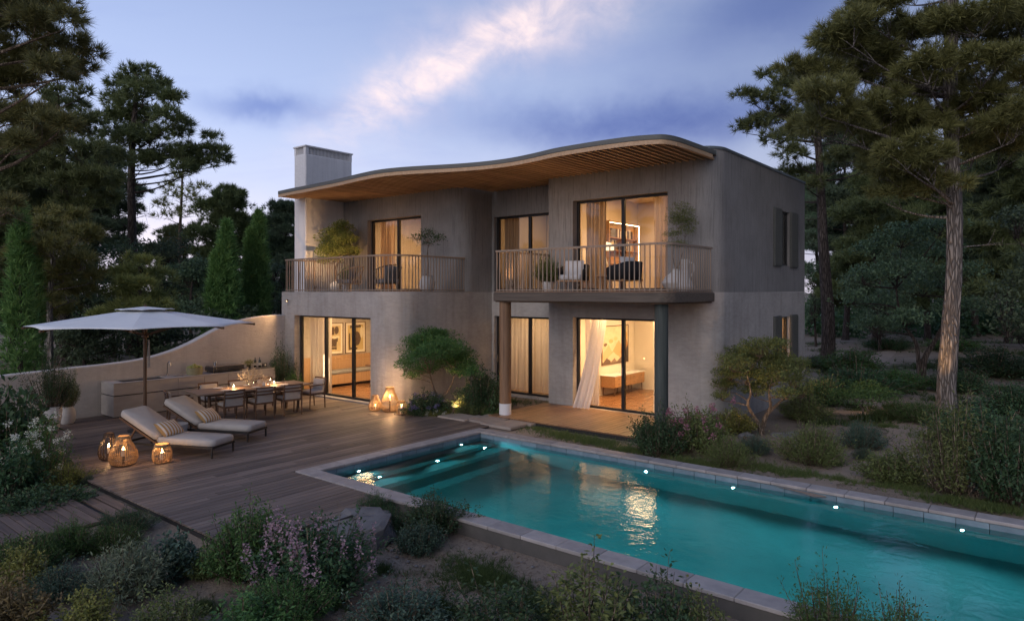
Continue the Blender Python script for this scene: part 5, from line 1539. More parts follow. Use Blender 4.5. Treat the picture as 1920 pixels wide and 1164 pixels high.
# --- leaning pine just right of the house
b = gbase(1552, 682); D = depth(b)
tp = [(0, 0, 0)] + trunk_px(b, D, [(1553, 600), (1545, 480), (1540, 380), (1535, 280), (1525, 200), (1510, 140)])
pads = px_pads(b, D, [(1445, 145, 26, 24), (1408, 180, 30, 20), (1440, 190, 42, 26), (1470, 165, 34, 26), (1395, 242, 26, 13), (1430, 235, 44, 24), (1475, 225, 44, 30), (1465, 265, 38, 22), (1510, 255, 40, 26), (1490, 290, 34, 16), (1530, 210, 40, 30), (1560, 250, 46, 30), (1600, 290, 44, 26), (1585, 230, 44, 30), (1620, 310, 30, 18), (1490, 330, 40, 22, 2), (1455, 355, 36, 20, 2.5), (1520, 150, 34, 26), (1550, 120, 34, 28), (1515, 345, 30, 16)], 6)
pine('pine_tree', 'dark leaning pine rising just behind the right end of the house', b, tp, .30, .10, pads, 22, 'needle_mid', 'dark_bark', .34, .030, 24, 95, dead=3)
# --- tall pine at the left
b = dbase(247, 32); D = 32
tp = [(0, 0, 0)] + trunk_px(b, D, [(247, 560), (248, 440), (246, 340), (250, 250), (255, 180), (256, 140)])
pads = px_pads(b, D, [(262, 140, 34, 20), (235, 158, 36, 22), (295, 165, 36, 24), (325, 190, 34, 20), (270, 180, 46, 26), (215, 190, 36, 24), (315, 225, 42, 24), (265, 220, 50, 28), (225, 230, 44, 26), (335, 250, 26, 16), (290, 262, 50, 24), (240, 270, 46, 24), (340, 285, 34, 18), (395, 255, 22, 16), (400, 290, 36, 22), (375, 308, 40, 20), (420, 302, 22, 14), (315, 300, 40, 20), (190, 260, 30, 22), (200, 300, 40, 20), (265, 305, 40, 20), (345, 318, 34, 14)], 7)
pine('pine_tree', 'tall spreading pine standing alone against the sky at the left', b, tp, .25, .07, pads, 23, 'needle_mid', 'dark_bark', .34, .032, 24, 95, dead=6)
# --- broad pine left of it
b = dbase(120, 27); D = 27
tp = [(0, 0, 0)] + trunk_px(b, D, [(120, 560), (122, 440), (118, 330), (112, 250), (108, 190)])
pads = px_pads(b, D, [(110, 170, 24, 16), (95, 190, 30, 20), (150, 175, 22, 16), (135, 205, 40, 24), (80, 230, 44, 26), (170, 235, 44, 28), (120, 250, 50, 28), (60, 280, 44, 26), (150, 285, 56, 30), (200, 290, 40, 24), (95, 310, 56, 28), (45, 330, 44, 24), (180, 335, 50, 26), (130, 350, 56, 26), (70, 370, 50, 24), (205, 375, 30, 18), (160, 385, 44, 20), (30, 300, 40, 30), (110, 405, 50, 22)], 8)
pine('pine_tree', 'broad brownish pine crowded behind the cypress at the left', b, tp, .24, .08, pads, 24, 'needle_mid', 'dark_bark', .34, .030, 24, 100, dead=4)
# --- overhanging near pine, trunk just outside the left edge
b = dbase(-120, 13.5); D = 13.5
tp = [(0, 0, 0)] + trunk_px(b, D, [(-118, 700), (-105, 400), (-95, 150), (-90, -100), (-85, -300)])
pads = px_pads(b, D, [(40, 60, 70, 45), (95, 40, 55, 40), (120, 85, 55, 40), (60, 120, 70, 40), (150, 125, 42, 24), (20, 20, 80, 50), (80, 0, 60, 40), (30, 165, 70, 30), (100, 135, 50, 24), (10, 215, 60, 34), (60, 235, 60, 30), (110, 235, 42, 22), (20, 270, 50, 26), (75, 265, 44, 22), (-40, 120, 80, 60), (-50, 260, 70, 45), (-60, 0, 90, 60), (-160, 80, 90, 60), (-140, 240, 80, 50), (-100, -120, 110, 80), (15, 385, 28, 22), (0, 410, 30, 16)], 9)
pine('pine_tree', 'near pine whose dark branches overhang the top left corner', b, tp, .26, .12, pads, 25, 'needle_near', 'twig_bark', .24, .014, 30, 300, dead=4)
# --- young warm-coloured pine near the wall
b = dbase(94, 22); D = 22
tp = [(0, 0, 0)] + trunk_px(b, D, [(94, 640), (93, 560), (100, 480), (105, 420)])
pads = px_pads(b, D, [(110, 405, 40, 24), (75, 430, 40, 24), (140, 445, 44, 26), (100, 465, 50, 28), (160, 490, 36, 22), (60, 480, 40, 26), (125, 510, 50, 26), (180, 520, 26, 14), (85, 525, 46, 26), (140, 550, 40, 22), (120, 585, 36, 20), (70, 560, 36, 22)], 10)
pine('pine_tree', 'young olive-green pine with an orange trunk behind the garden wall', b, tp, .11, .05, pads, 26, 'needle_warm', 'pine_bark', .28, .024, 24, 150)
b = dbase(262, 24.5); D = 24.5
pads = px_pads(b, D, [(262, 492, 26, 16), (240, 515, 36, 18), (288, 520, 34, 18), (262, 540, 44, 20), (225, 555, 34, 16), (300, 560, 34, 18), (260, 578, 50, 20), (310, 590, 30, 14), (215, 590, 36, 16)], 11)
pine('pine_tree', 'low bushy pine with rounded top above the umbrella', b, [(0, 0, 0)] + trunk_px(b, D, [(262, 600), (262, 540), (262, 500)]), .10, .05, pads, 27, 'needle_warm', 'dark_bark', .28, .024, 24, 150)
b = dbase(338, 46); D = 46
pads = px_pads(b, D, [(345, 335, 26, 14), (320, 350, 24, 14), (370, 355, 24, 14), (340, 370, 34, 16), (305, 385, 22, 12), (380, 385, 22, 12), (350, 400, 28, 12), (315, 405, 20, 10)], 12)
pine('pine_tree', 'thin sparse pine seen small against the bright horizon at the left', b, [(0, 0, 0)] + trunk_px(b, D, [(340, 560), (337, 460), (340, 380), (342, 330)]), .16, .06, pads, 28, 'needle_warm', 'twig_bark', .42, .034, 20, 30, dead=10)

# --- library pines for the forest behind, copied
def auto_pads(rng, H, z0, spread, n):
    o_ = []
    for i in range(n):
        f_ = (i + .5) / n; z = z0 + (H - z0) * f_
        prof = (math.sin(min(1, f_ * 1.35 + .18) * math.pi) ** .6 if f_ < .62 else (1 - f_) / .38 * .9 + .12)
        r = spread * max(.12, prof) * rng.uniform(.45, 1.0); a = i * 2.4 + rng.uniform(-.4, .4)
        o_.append((r * math.cos(a), r * math.sin(a), z + rng.uniform(-.2, .2), spread * rng.uniform(.30, .44), spread * rng.uniform(.15, .22)))
    return o_
LIB = []
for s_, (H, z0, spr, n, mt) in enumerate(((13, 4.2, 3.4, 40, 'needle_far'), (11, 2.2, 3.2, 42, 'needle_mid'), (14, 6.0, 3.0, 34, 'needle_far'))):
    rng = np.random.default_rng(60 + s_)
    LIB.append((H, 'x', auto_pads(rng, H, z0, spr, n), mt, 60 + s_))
lib_t = {}
def forest_pine(i, x, D, top_y, label):
    H = LIB[i][0]; b = dbase(x, D)
    top = EYE + (547 - top_y) / FPX * D - b.z
    s_ = top / H
    if i not in lib_t:
        rng = np.random.default_rng(LIB[i][4])
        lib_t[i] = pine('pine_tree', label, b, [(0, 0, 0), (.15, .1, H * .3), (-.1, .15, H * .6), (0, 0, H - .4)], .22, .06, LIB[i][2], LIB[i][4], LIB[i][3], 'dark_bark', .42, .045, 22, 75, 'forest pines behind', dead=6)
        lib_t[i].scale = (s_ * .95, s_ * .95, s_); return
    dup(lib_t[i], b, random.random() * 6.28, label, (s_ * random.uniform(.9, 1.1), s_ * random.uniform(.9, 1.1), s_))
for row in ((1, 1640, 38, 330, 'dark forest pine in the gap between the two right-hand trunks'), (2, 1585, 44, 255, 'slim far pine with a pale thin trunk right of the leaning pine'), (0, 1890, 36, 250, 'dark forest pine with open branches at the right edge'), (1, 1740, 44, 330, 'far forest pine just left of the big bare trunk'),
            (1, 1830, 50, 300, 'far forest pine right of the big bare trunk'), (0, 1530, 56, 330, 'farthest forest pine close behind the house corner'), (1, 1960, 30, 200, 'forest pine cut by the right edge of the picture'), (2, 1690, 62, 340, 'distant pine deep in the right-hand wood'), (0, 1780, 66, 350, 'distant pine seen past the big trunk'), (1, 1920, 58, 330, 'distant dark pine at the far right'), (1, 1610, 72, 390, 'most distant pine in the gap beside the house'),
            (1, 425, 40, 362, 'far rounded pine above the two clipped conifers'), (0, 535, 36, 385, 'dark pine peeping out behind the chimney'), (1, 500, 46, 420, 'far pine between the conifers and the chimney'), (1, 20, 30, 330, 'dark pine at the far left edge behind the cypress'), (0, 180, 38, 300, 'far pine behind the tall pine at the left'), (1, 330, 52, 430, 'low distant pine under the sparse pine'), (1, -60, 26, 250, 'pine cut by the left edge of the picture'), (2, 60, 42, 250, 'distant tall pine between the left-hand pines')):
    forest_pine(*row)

# --- broadleaf crowns: leaf clouds
def leaf_tree(name, label, base, stems, pads, seed, leaf, L, Wd, dens, bk='twig_bark', cat='tree', r0=.06, group=None, jit=.9):
    """stems: list of point lists (relative); pads (x,y,z,rx,rz): leaves in clumps, fed by twigs from the nearest stem"""
    rng = np.random.default_rng(seed)
    t = thing(name, label, cat, base, 0, group)
    mb = MB(); ends = []
    for st in stems:
        pt = trunk_tube(mb, st, r0 * rng.uniform(.75, 1.1), r0 * .22, rng, 8, .12, 12, .25); ends += pt[4:]
    C = []; A = []
    for (x, y, z, rx, rz) in pads:
        c0 = Vector((x, y, z - rz * .5)); q = min(ends, key=lambda e: (e - c0).length + max(0, e.z - c0.z) * 2)
        lp = limb(mb, q, c0, r0 * .28, r0 * .10, rng, -.05, 4, 5)
        cen, pos, ax = pad_tufts(rng, (x, y, z), rx * 1.12, rz * 1.25, dens, 16)
        for c in cen: limb(mb, lp[-1], Vector(c), r0 * .10, r0 * .03, rng, -.03, 3, 4)
        C.append(pos); A.append(ax)
    C = np.concatenate(C); A = np.concatenate(A)
    mb.build('trunk', bk, t, True)
    link('crown', quad_mesh('crown', leaves(rng, C, A, L, Wd, jit)), leaf, t)
    return t
# small tree against the left block
b = dbase(822, 18.2); D = 18.2; b.z = -.08
pads = px_pads(b, D, [(775, 660, 30, 18), (810, 640, 34, 18), (850, 655, 34, 18), (760, 685, 22, 14), (800, 670, 36, 16), (840, 680, 36, 16), (875, 690, 24, 12), (885, 700, 18, 9), (790, 695, 26, 10), (820, 630, 24, 12), (860, 700, 20, 9), (772, 705, 14, 7), (825, 655, 36, 18), (785, 645, 26, 14), (862, 672, 28, 14)], 13, 1.1, 1.3)
pads = [(x, y, z, r, h) for (x, y, z, r, h) in pads]
leaf_tree('small_tree', 'small umbrella-shaped tree lit from below beside the lower left wall', b, [trunk_px(b, D, [(822, 770), (820, 745), (812, 725), (806, 700)]), trunk_px(b, D, [(823, 768), (830, 745), (845, 725), (852, 700)])], pads, 31, 'leaf_green', .08, .026, 5200, r0=.055, cat='tree')
# small twisted tree by the right wall
b = gbase(1427, 815); D = depth(b)
pads = px_pads(b, D, [(1390, 670, 32, 20), (1425, 655, 36, 20), (1370, 700, 28, 18), (1360, 725, 24, 13), (1400, 705, 34, 18), (1445, 680, 36, 20), (1475, 690, 30, 20), (1440, 715, 36, 16), (1490, 715, 24, 16), (1355, 745, 16, 8), (1415, 735, 28, 12), (1480, 740, 26, 12), (1460, 650, 22, 12), (1410, 680, 36, 22), (1460, 700, 34, 20), (1500, 690, 20, 16), (1375, 685, 26, 16), (1505, 735, 20, 14)], 14, 1.05, 1.4)
leaf_tree('small_tree', 'small twisted tree with pale stems in front of the right side wall', b, [trunk_px(b, D, [(1427, 815), (1420, 790), (1402, 760), (1408, 735), (1400, 700)]), trunk_px(b, D, [(1429, 812), (1432, 785), (1445, 762), (1442, 735), (1450, 700)]), trunk_px(b, D, [(1431, 800), (1440, 775), (1470, 745), (1482, 720)])], pads, 32, 'leaf_olive', .08, .024, 5600, r0=.06)
# low fresh-green shrub tree on the sand
b = gbase(1617, 782); D = depth(b)
pads = px_pads(b, D, [(1617, 728, 36, 10), (1585, 742, 30, 9), (1650, 740, 30, 9), (1617, 748, 40, 10), (1570, 755, 16, 6), (1665, 752, 18, 6)], 15)
leaf_tree('small_tree', 'low flat-topped fresh green shrub tree on the sandy path', b, [trunk_px(b, D, [(1617, 782), (1616, 765), (1600, 748)]), trunk_px(b, D, [(1618, 782), (1621, 762), (1640, 745)])], pads, 33, 'leaf_green', .08, .03, 2600, r0=.03)
# gnarled tree in the wood
b = gbase(1726, 716); D = depth(b)
pads = px_pads(b, D, [(1640, 470, 44, 26), (1690, 450, 50, 28), (1620, 520, 40, 26), (1680, 510, 54, 30), (1740, 480, 50, 30), (1600, 560, 30, 20), (1650, 570, 44, 24), (1730, 540, 54, 30), (1700, 600, 44, 18), (1640, 610, 34, 14), (1790, 520, 50, 30), (1800, 580, 44, 22), (1760, 430, 40, 24)], 16)
leaf_tree('gnarled_tree', 'gnarled double-stemmed dark tree behind the big bare pine trunk', b, [trunk_px(b, D, [(1724, 716), (1722, 680), (1716, 640), (1690, 600), (1680, 540)]), trunk_px(b, D, [(1730, 716), (1732, 675), (1752, 640), (1772, 600), (1780, 560)])], pads, 34, 'leaf_wood', .14, .075, 900, 'dark_bark', r0=.13)
# bushy trees in the back
def round_tree(label, x, D, y0, y1, wpx, seed, leaf, name='broadleaf_tree'):
    b = dbase(x, D); h = (y1 - y0); rng = np.random.default_rng(seed); it = []
    for i in range(15):
        f_ = rng.random(); a = rng.uniform(-1, 1); w = math.sqrt(max(.05, 1 - (2 * f_ - .9) ** 2))
        it.append((x + a * wpx / 2 * w * .8, y0 + h * (.12 + .8 * f_), wpx * .24, h * .16))
    leaf_tree(name, label, b, [trunk_px(b, D, [(x, 547 + (EYE - b.z) / D * FPX), (x - 3, y1 - h * .3), (x + 2, y0 + h * .35)])], px_pads(b, D, it, seed), seed, leaf, .15, .08, 640, 'dark_bark', r0=.09, group='broadleaf trees behind the garden')
for row in (('deep green round tree left of the clipped conifers', 360, 29, 465, 620, 130, 41, 'leaf_wood'), ('dark broadleaf tree behind the umbrella\'s right half', 300, 31, 430, 620, 130, 42, 'leaf_wood'), ('dark broadleaf tree behind the low bushy pine', 215, 30, 440, 640, 120, 43, 'leaf_wood'), ('green broadleaf tree between cypress and young pine', 150, 28, 540, 660, 110, 44, 'leaf_wood'), ('dark rounded tree right of the two clipped conifers', 530, 27, 480, 640, 70, 45, 'leaf_wood'),
            ('round dark tree between the two right trunks', 1650, 34, 430, 640, 130, 47, 'leaf_wood'), ('small dark tree close to the house corner in the wood', 1530, 40, 480, 620, 60, 48, 'leaf_wood'), ('dark low tree at the right edge of the wood', 1930, 22, 380, 680, 150, 49, 'leaf_wood'), ('dark shrubby tree low behind the garden wall at left', 160, 24, 600, 690, 130, 50, 'leaf_wood'), ('dark shrubby tree behind the garden wall under the umbrella', 300, 25, 610, 680, 140, 51, 'leaf_wood'), ('dark bush tree behind the high end of the garden wall', 420, 25, 560, 640, 110, 52, 'leaf_wood')):
    round_tree(*row)
# --- cypresses
def cypress(label, x, D, y0, wpx, seed, plume=1, leaf='cypress_green'):
    rng = np.random.default_rng(seed); b = dbase(x, D)
    H = EYE + (547 - y0) / FPX * D - b.z; R = wpx / 2 * D / FPX
    t = thing('cypress', label, 'tree', b, 0, 'columnar conifers behind the garden wall')
    MB().tube([(0, 0, 0), (0, 0, H * .8)], [.09, .02], 8).build('trunk', 'dark_bark', t, True)
    Cs = []; As = []
    for p_ in range(plume):
        a0 = p_ * 2.5; ox, oy = (R * .38 * math.cos(a0), R * .38 * math.sin(a0)) if plume > 1 else (0, 0)
        h = H * (1 - .10 * p_ * rng.uniform(.5, 1)) if p_ else H; rr = R * (.68 if plume > 1 else 1)
        n = int(430 * h * rr)
        f_ = rng.random(n) ** .8; prof = np.minimum(1, np.sqrt(f_ * 5)) * (1 - f_) ** .55 * 1.15
        a = rng.uniform(0, 6.283, n); lump = 1 + .24 * np.sin(a * 4 + f_ * 19) + .16 * np.sin(a * 7 - f_ * 37) + .08 * rng.normal(size=n)
        rad_ = rr * np.minimum(1.05, prof) * lump * rng.uniform(.72, 1.0, n)
        Cs.append(np.stack([ox + rad_ * np.cos(a), oy + rad_ * np.sin(a), .15 + f_ * h * .97], 1))
        As.append(unit(np.stack([np.cos(a) * .5, np.sin(a) * .5, np.full(n, 1.0)], 1)))
    C = np.concatenate(Cs); A = np.concatenate(As)
    link('crown', tri_mesh('crown', needles(rng, C, A, 9, .28, .03, .8)), leaf, t)
cypress('narrow tall cypress at the left edge above the flowering shrubs', 38, 20, 385, 50, 71)
cypress('slim shorter cypress touching the narrow tall one', 68, 21, 475, 26, 72)
cypress('broad clipped conifer left of the pair beside the garden wall', 418, 25, 418, 74, 73, 3, 'cypress_green')
cypress('taller dark conifer right of the pair beside the garden wall', 480, 26.5, 396, 62, 74, 3, 'cypress_green')

# ------------------------------------------------------------------ shrubs
def bush_mesh(seed, kind, n_stem, per, L, Wd, h=1.0, droop=.0):
    """unit-wide shrub, height h: leafy stems fanning from the base. returns leaf verts, stem MB, tip points"""
    rng = np.random.default_rng(seed); mb = MB(); C = []; A = []; tips = []
    for i in range(n_stem):
        a = rng.uniform(0, 6.283); q = math.sqrt(rng.random())
        rr = .5 * q; lump = 1 + .18 * math.sin(a * 3 + seed) + .12 * math.sin(a * 7 + seed * 2)
        top = Vector((rr * lump * math.cos(a), rr * lump * math.sin(a), h * (1 - .55 * q ** 2.2) * rng.uniform(.66, 1.08)))
        long = rng.random() < .10
        if long: top = top * rng.uniform(1.12, 1.38)
        base = Vector((rr * .30 * math.cos(a), rr * .30 * math.sin(a), 0))
        mid = (base + top) / 2 + Vector((math.cos(a), math.sin(a), 0)) * .08 * q
        pts = []
        for k in range(5):
            t = k / 4; pts.append(base * (1 - t) ** 2 + mid * 2 * t * (1 - t) + top * t * t)
        if i % 2 == 0 or long: mb.tube(pts, [.010, .008, .006, .004, .002], 4, False)
        tips.append(top)
        tt = rng.uniform(.18, 1.0, per) ** .75
        P_ = np.array([np.array(base * (1 - t) ** 2 + mid * 2 * t * (1 - t) + top * t * t) for t in tt])
        d = np.array((top - base).normalized())
        sw = unit(rng.normal(size=(per, 3)))
        if kind == 'fine':      # rosemary: leaves hug the stem and point up
            C.append(P_ + sw * .035); A.append(unit(sw * .7 + d * .8))
        elif kind == 'broad':
            C.append(P_ + sw * .03); A.append(unit(sw * 1.0 + d * .35))
        else:                   # airy
            C.append(P_ + sw * .05); A.append(unit(sw + d * .5 - np.array([0, 0, droop])))
    C = np.concatenate(C); A = np.concatenate(A)
    C[:, 2] = np.maximum(C[:, 2], .015)
    V = leaves(rng, C, A, L, Wd, .25)
    return V, mb, tips
BP_ = {}
def bush_proto(key):
    """leaf and stem meshes of each shrub kind, made once"""
    if key in BP_: return BP_[key]
    kind, seed = key.split(':'); seed = int(seed)
    spec = {'rosemary': ('fine', 190, 46, .055, .011, .62), 'cushion': ('fine', 260, 40, .045, .012, .58), 'broad': ('broad', 90, 44, .075, .032, .85), 'bigleaf': ('broad', 60, 34, .10, .045, .9), 'willow': ('airy', 110, 44, .085, .016, .85),
            'airy': ('airy', 120, 50, .05, .014, .9), 'dense': ('broad', 170, 44, .05, .022, .75), 'low': ('broad', 150, 34, .045, .02, .28), 'hedge': ('broad', 75, 40, .062, .028, .9), 'tuft': ('fine', 150, 14, .22, .010, .45)}[kind]
    V, mb, tips = bush_mesh(seed, *spec)
    BP_[key] = (V, mb, tips, spec[5]); return BP_[key]
bush_me = {}
def bush(name, label, base, w, h, key, leaf, flower=None, nfl=0, fl=(.05, .035), cat='shrub', group='garden shrubs', rz=None):
    V, mb, tips, hh = bush_proto(key)
    t = thing(name, label, cat, base, random.random() * 6.28 if rz is None else rz, group)
    t.scale = (w, w, h / hh)
    kf = key + leaf
    if kf not in bush_me:
        me = quad_mesh('foliage', V); me.materials.append(M_(leaf)); bush_me[kf] = me
    link('foliage', bush_me[kf], None, t)
    if key not in bush_me:
        me = mb.mesh('stem'); me.materials.append(M_('twig_bark')); bush_me[key] = me
    link('stem', bush_me[key], None, t)
    if flower:
        rng = np.random.default_rng(len(label)); idx = rng.choice(len(tips), min(nfl, len(tips)), replace=False)
        FV_ = []
        for i in idx:
            c = np.array(tips[i]); m = 44
            off = rng.normal(size=(m, 3)) * np.array([fl[1] * .45, fl[1] * .45, fl[0] * .6])
            FV_.append(leaves(rng, c + off + np.array([0, 0, fl[0] * .5]), unit(off + .001), .026, .022, .4))
        link('blossom', quad_mesh('blossom', np.concatenate(FV_)), flower, t)
    return t
def bpx(label, x, y, wpx, hpx, key, leaf, name='shrub', D=None, **kw):
    """shrub whose foot is at pixel (x, y) on the ground (or at distance D)"""
    b = gbase(x, y) if D is None else dbase(x, D); d = depth(b)
    return bush(name, label, b, wpx * d / FPX, hpx * d / FPX * 1.02, key, leaf, **kw)
ROWS = [
 # foreground left
 ('low green rosemary clump at the left edge below the boardwalk', 45, 1072, 150, 75, 'cushion:1', 'leaf_green'),
 ('green rosemary clump beside the boardwalk\'s lower edge', 135, 1040, 105, 66, 'rosemary:2', 'leaf_green'),
 ('dark rosemary at the corner where boardwalk meets deck', 235, 997, 100, 44, 'rosemary:1', 'leaf_dark'),
 ('grassy green clump in front of the dark rosemary by the boardwalk', 215, 1032, 105, 50, 'cushion:2', 'leaf_green'),
 ('silver-leaved shrub in the lower left foreground', 240, 1118, 150, 112, 'willow:3', 'leaf_silver'),
 ('dark blue-green broad-leaved shrub right of the silver-leaved one', 322, 1085, 120, 96, 'bigleaf:3', 'leaf_blue'),
 ('fresh green leafy shrub at the front corner of the deck', 470, 1080, 165, 138, 'dense:3', 'leaf_green'),
 ('small olive shrub in front of the deck corner', 395, 1078, 80, 62, 'dense:4', 'leaf_olive'),
 ('low fine-leaved mound under the lilac-flowered shrub', 540, 1165, 190, 82, 'cushion:3', 'leaf_green'),
 ('yellow-green shrub at the left edge in the foreground', 35, 1108, 105, 80, 'broad:5', 'leaf_yellow'),
 ('bluish low mound left of the silver-leaved shrub', 110, 1122, 135, 60, 'rosemary:5', 'leaf_blue'),
 ('dark reddish shrub in the bottom left corner', 20, 1200, 150, 120, 'broad:6', 'leaf_red'),
 ('yellowish sprigs at the bottom left of the picture', 150, 1200, 140, 100, 'hedge:6', 'leaf_yellow'),
 ('olive sprigs at the bottom below the silver-leaved shrub', 310, 1205, 140, 110, 'hedge:7', 'leaf_olive'),
 ('green sprigs at the bottom below the lilac-flowered shrub', 450, 1210, 170, 95, 'broad:7', 'leaf_green'),
 # between deck, rock and pool
 ('clipped dark rosemary at the pool\'s near left corner', 702, 955, 74, 52, 'rosemary:6', 'leaf_dark'),
 ('low yellowish groundcover along the deck\'s end', 652, 972, 100, 34, 'cushion:4', 'leaf_yellow'),
 ('largest dark round shrub by the pool\'s near edge', 815, 1000, 130, 72, 'dense:5', 'leaf_dark'),
 ('small dark shrub between the rock and the pool', 730, 998, 80, 46, 'rosemary:7', 'leaf_dark'),
 ('dark round shrub on the sand right of the rock', 785, 1034, 95, 58, 'dense:6', 'leaf_blue'),
 ('grey-green low shrub at the bottom centre left', 750, 1190, 200, 85, 'dense:7', 'leaf_blue'),
 ('left of the broad-leaved hedge shrubs at the bottom centre', 950, 1215, 210, 125, 'hedge:1', 'leaf_dark'),
 ('tallest broad-leaved hedge shrub at the bottom centre', 1105, 1228, 240, 172, 'hedge:2', 'leaf_olive'),
 ('broad-leaved hedge shrub against the pool coping at the bottom', 1225, 1232, 210, 165, 'hedge:3', 'leaf_dark'),
 ('right end of the broad-leaved hedge at the bottom', 1318, 1240, 130, 130, 'hedge:4', 'leaf_olive'),
 ('leafy shrub rising in front of the pool at the bottom right', 1560, 1236, 165, 168, 'airy:4', 'leaf_green'),
 ('lower leafy shrub at the bottom right in front of the pool', 1695, 1268, 170, 150, 'airy:5', 'leaf_green'),
 # left bed
 ('large glossy broad-leaved shrub at the left edge by the planters', 12, 872, 150, 165, 'bigleaf:8', 'leaf_dark'),
 ('dark leafy shrub low at the left edge', 15, 935, 120, 105, 'bigleaf:9', 'leaf_dark'),
 ('yellow-green grassy clump at the deck\'s left edge', 120, 915, 90, 46, 'cushion:5', 'leaf_yellow'),
 ('small blue-green tuft behind the yellow-green clump', 110, 880, 48, 26, 'rosemary:8', 'leaf_blue'),
 ('dark carpet of low plants above the boardwalk', 70, 952, 190, 36, 'low:1', 'leaf_dark'),
 ('tiny round plant on the deck\'s left edge', 166, 906, 24, 17, 'cushion:6', 'leaf_blue'),
 # bed by the house
 ('dark shrub in the bed left of the porch post', 905, 776, 100, 84, 'dense:8', 'leaf_dark'),
 ('olive shrub in the middle of the flower bed', 880, 779, 56, 42, 'dense:9', 'leaf_olive'),
 ('low green plants along the bed beside the porch', 925, 779, 60, 22, 'low:2', 'leaf_green'),
 # right of the porch
 ('dark shrub in front of the right porch post', 1232, 852, 112, 80, 'dense:10', 'leaf_dark'),
 ('golden shrub glowing at the foot of the right wall', 1372, 812, 86, 48, 'dense:11', 'leaf_yellow'),  # yellow leaf colour stands in for warm light on this shrub
 ('light green cushion shrub near the far pool edge', 1366, 872, 92, 56, 'cushion:7', 'leaf_olive'),
 ('small grey shrub at the foot of the twisted tree', 1415, 850, 66, 36, 'rosemary:9', 'leaf_blue'),
 ('large domed green shrub right of the twisted tree', 1522, 868, 124, 72, 'cushion:8', 'leaf_olive'),
 ('blue-grey domed shrub on the sandy path', 1617, 840, 84, 50, 'cushion:9', 'leaf_blue'),
 ('tiny blue-grey shrub below the domed one on the path', 1620, 863, 42, 28, 'rosemary:10', 'leaf_blue'),
 ('wide green shrub at the far pool edge on the right', 1672, 902, 120, 64, 'dense:12', 'leaf_olive'),
 ('tall bright-leaved shrub at the right behind the pool', 1790, 925, 190, 175, 'airy:6', 'leaf_olive'),
 ('big dark shrub filling the right edge behind the pool', 1905, 940, 190, 165, 'dense:13', 'leaf_dark'),
 ('dark shrub beside the foot of the big bare pine', 1850, 838, 180, 84, 'dense:14', 'leaf_dark'),
 ('grassy shrub at the foot of the big bare pine', 1725, 792, 105, 42, 'cushion:10', 'leaf_green'),
 ('low dark shrub behind the twisted tree', 1510, 788, 95, 48, 'dense:15', 'leaf_olive'),
 ('green tuft shrub beside the flat-topped shrub tree', 1660, 786, 60, 24, 'cushion:11', 'leaf_green'),
 ('wide dark shrub across the path in the wood', 1610, 738, 165, 50, 'dense:16', 'leaf_dark'),
 ('dark shrub in front of the gnarled tree', 1690, 728, 100, 38, 'dense:17', 'leaf_green'),
 ('green shrub near the leaning pine\'s foot', 1595, 702, 120, 48, 'dense:18', 'leaf_green'),
 ('dark shrub in the wood near the right edge', 1865, 705, 160, 52, 'dense:19', 'leaf_dark'),
 ('dark shrub right of the gnarled tree\'s foot', 1800, 735, 110, 44, 'dense:20', 'leaf_dark'),
 ('far low shrub left of the leaning pine', 1530, 690, 44, 26, 'dense:21', 'leaf_dark'),
 ('far low shrub in the sandy clearing', 1665, 655, 90, 24, 'dense:22', 'leaf_dark'),
 ('far low shrub behind the big trunk', 1790, 665, 90, 26, 'dense:23', 'leaf_green'),
 ('dark shrub on the shady bank at the right edge', 1910, 780, 130, 70, 'dense:24', 'leaf_dark'),
 ('dark shrub at the corner between side wall and wood', 1545, 760, 90, 56, 'dense:25', 'leaf_dark'),
]
for r in ROWS: bpx(*r)
bpx('lilac-flowered shrub in the foreground beside the rock', 590, 1112, 245, 138, 'dense:30', 'leaf_dark', name='flowering_shrub', flower='flower_pink', nfl=36, fl=(.10, .026))
bpx('white-flowered shrub in front of the planters at the left', 68, 908, 120, 116, 'airy:31', 'leaf_green', name='flowering_shrub', flower='flower_white', nfl=34, fl=(.03, .05))
bpx('pink-flowered shrub at the right of the porch', 1312, 846, 122, 86, 'dense:32', 'leaf_olive', name='flowering_shrub', flower='flower_rose', nfl=42, fl=(.03, .04))
bpx('purple-flowered low plants under the small lit tree', 802, 779, 96, 46, 'dense:33', 'leaf_dark', name='flowering_shrub', flower='flower_purple', nfl=26, fl=(.03, .05))
bpx('low white-flowered plants at the bed\'s front edge', 824, 781, 66, 18, 'low:34', 'leaf_yellow', name='flowering_shrub', flower='flower_white', nfl=24, fl=(.02, .035))
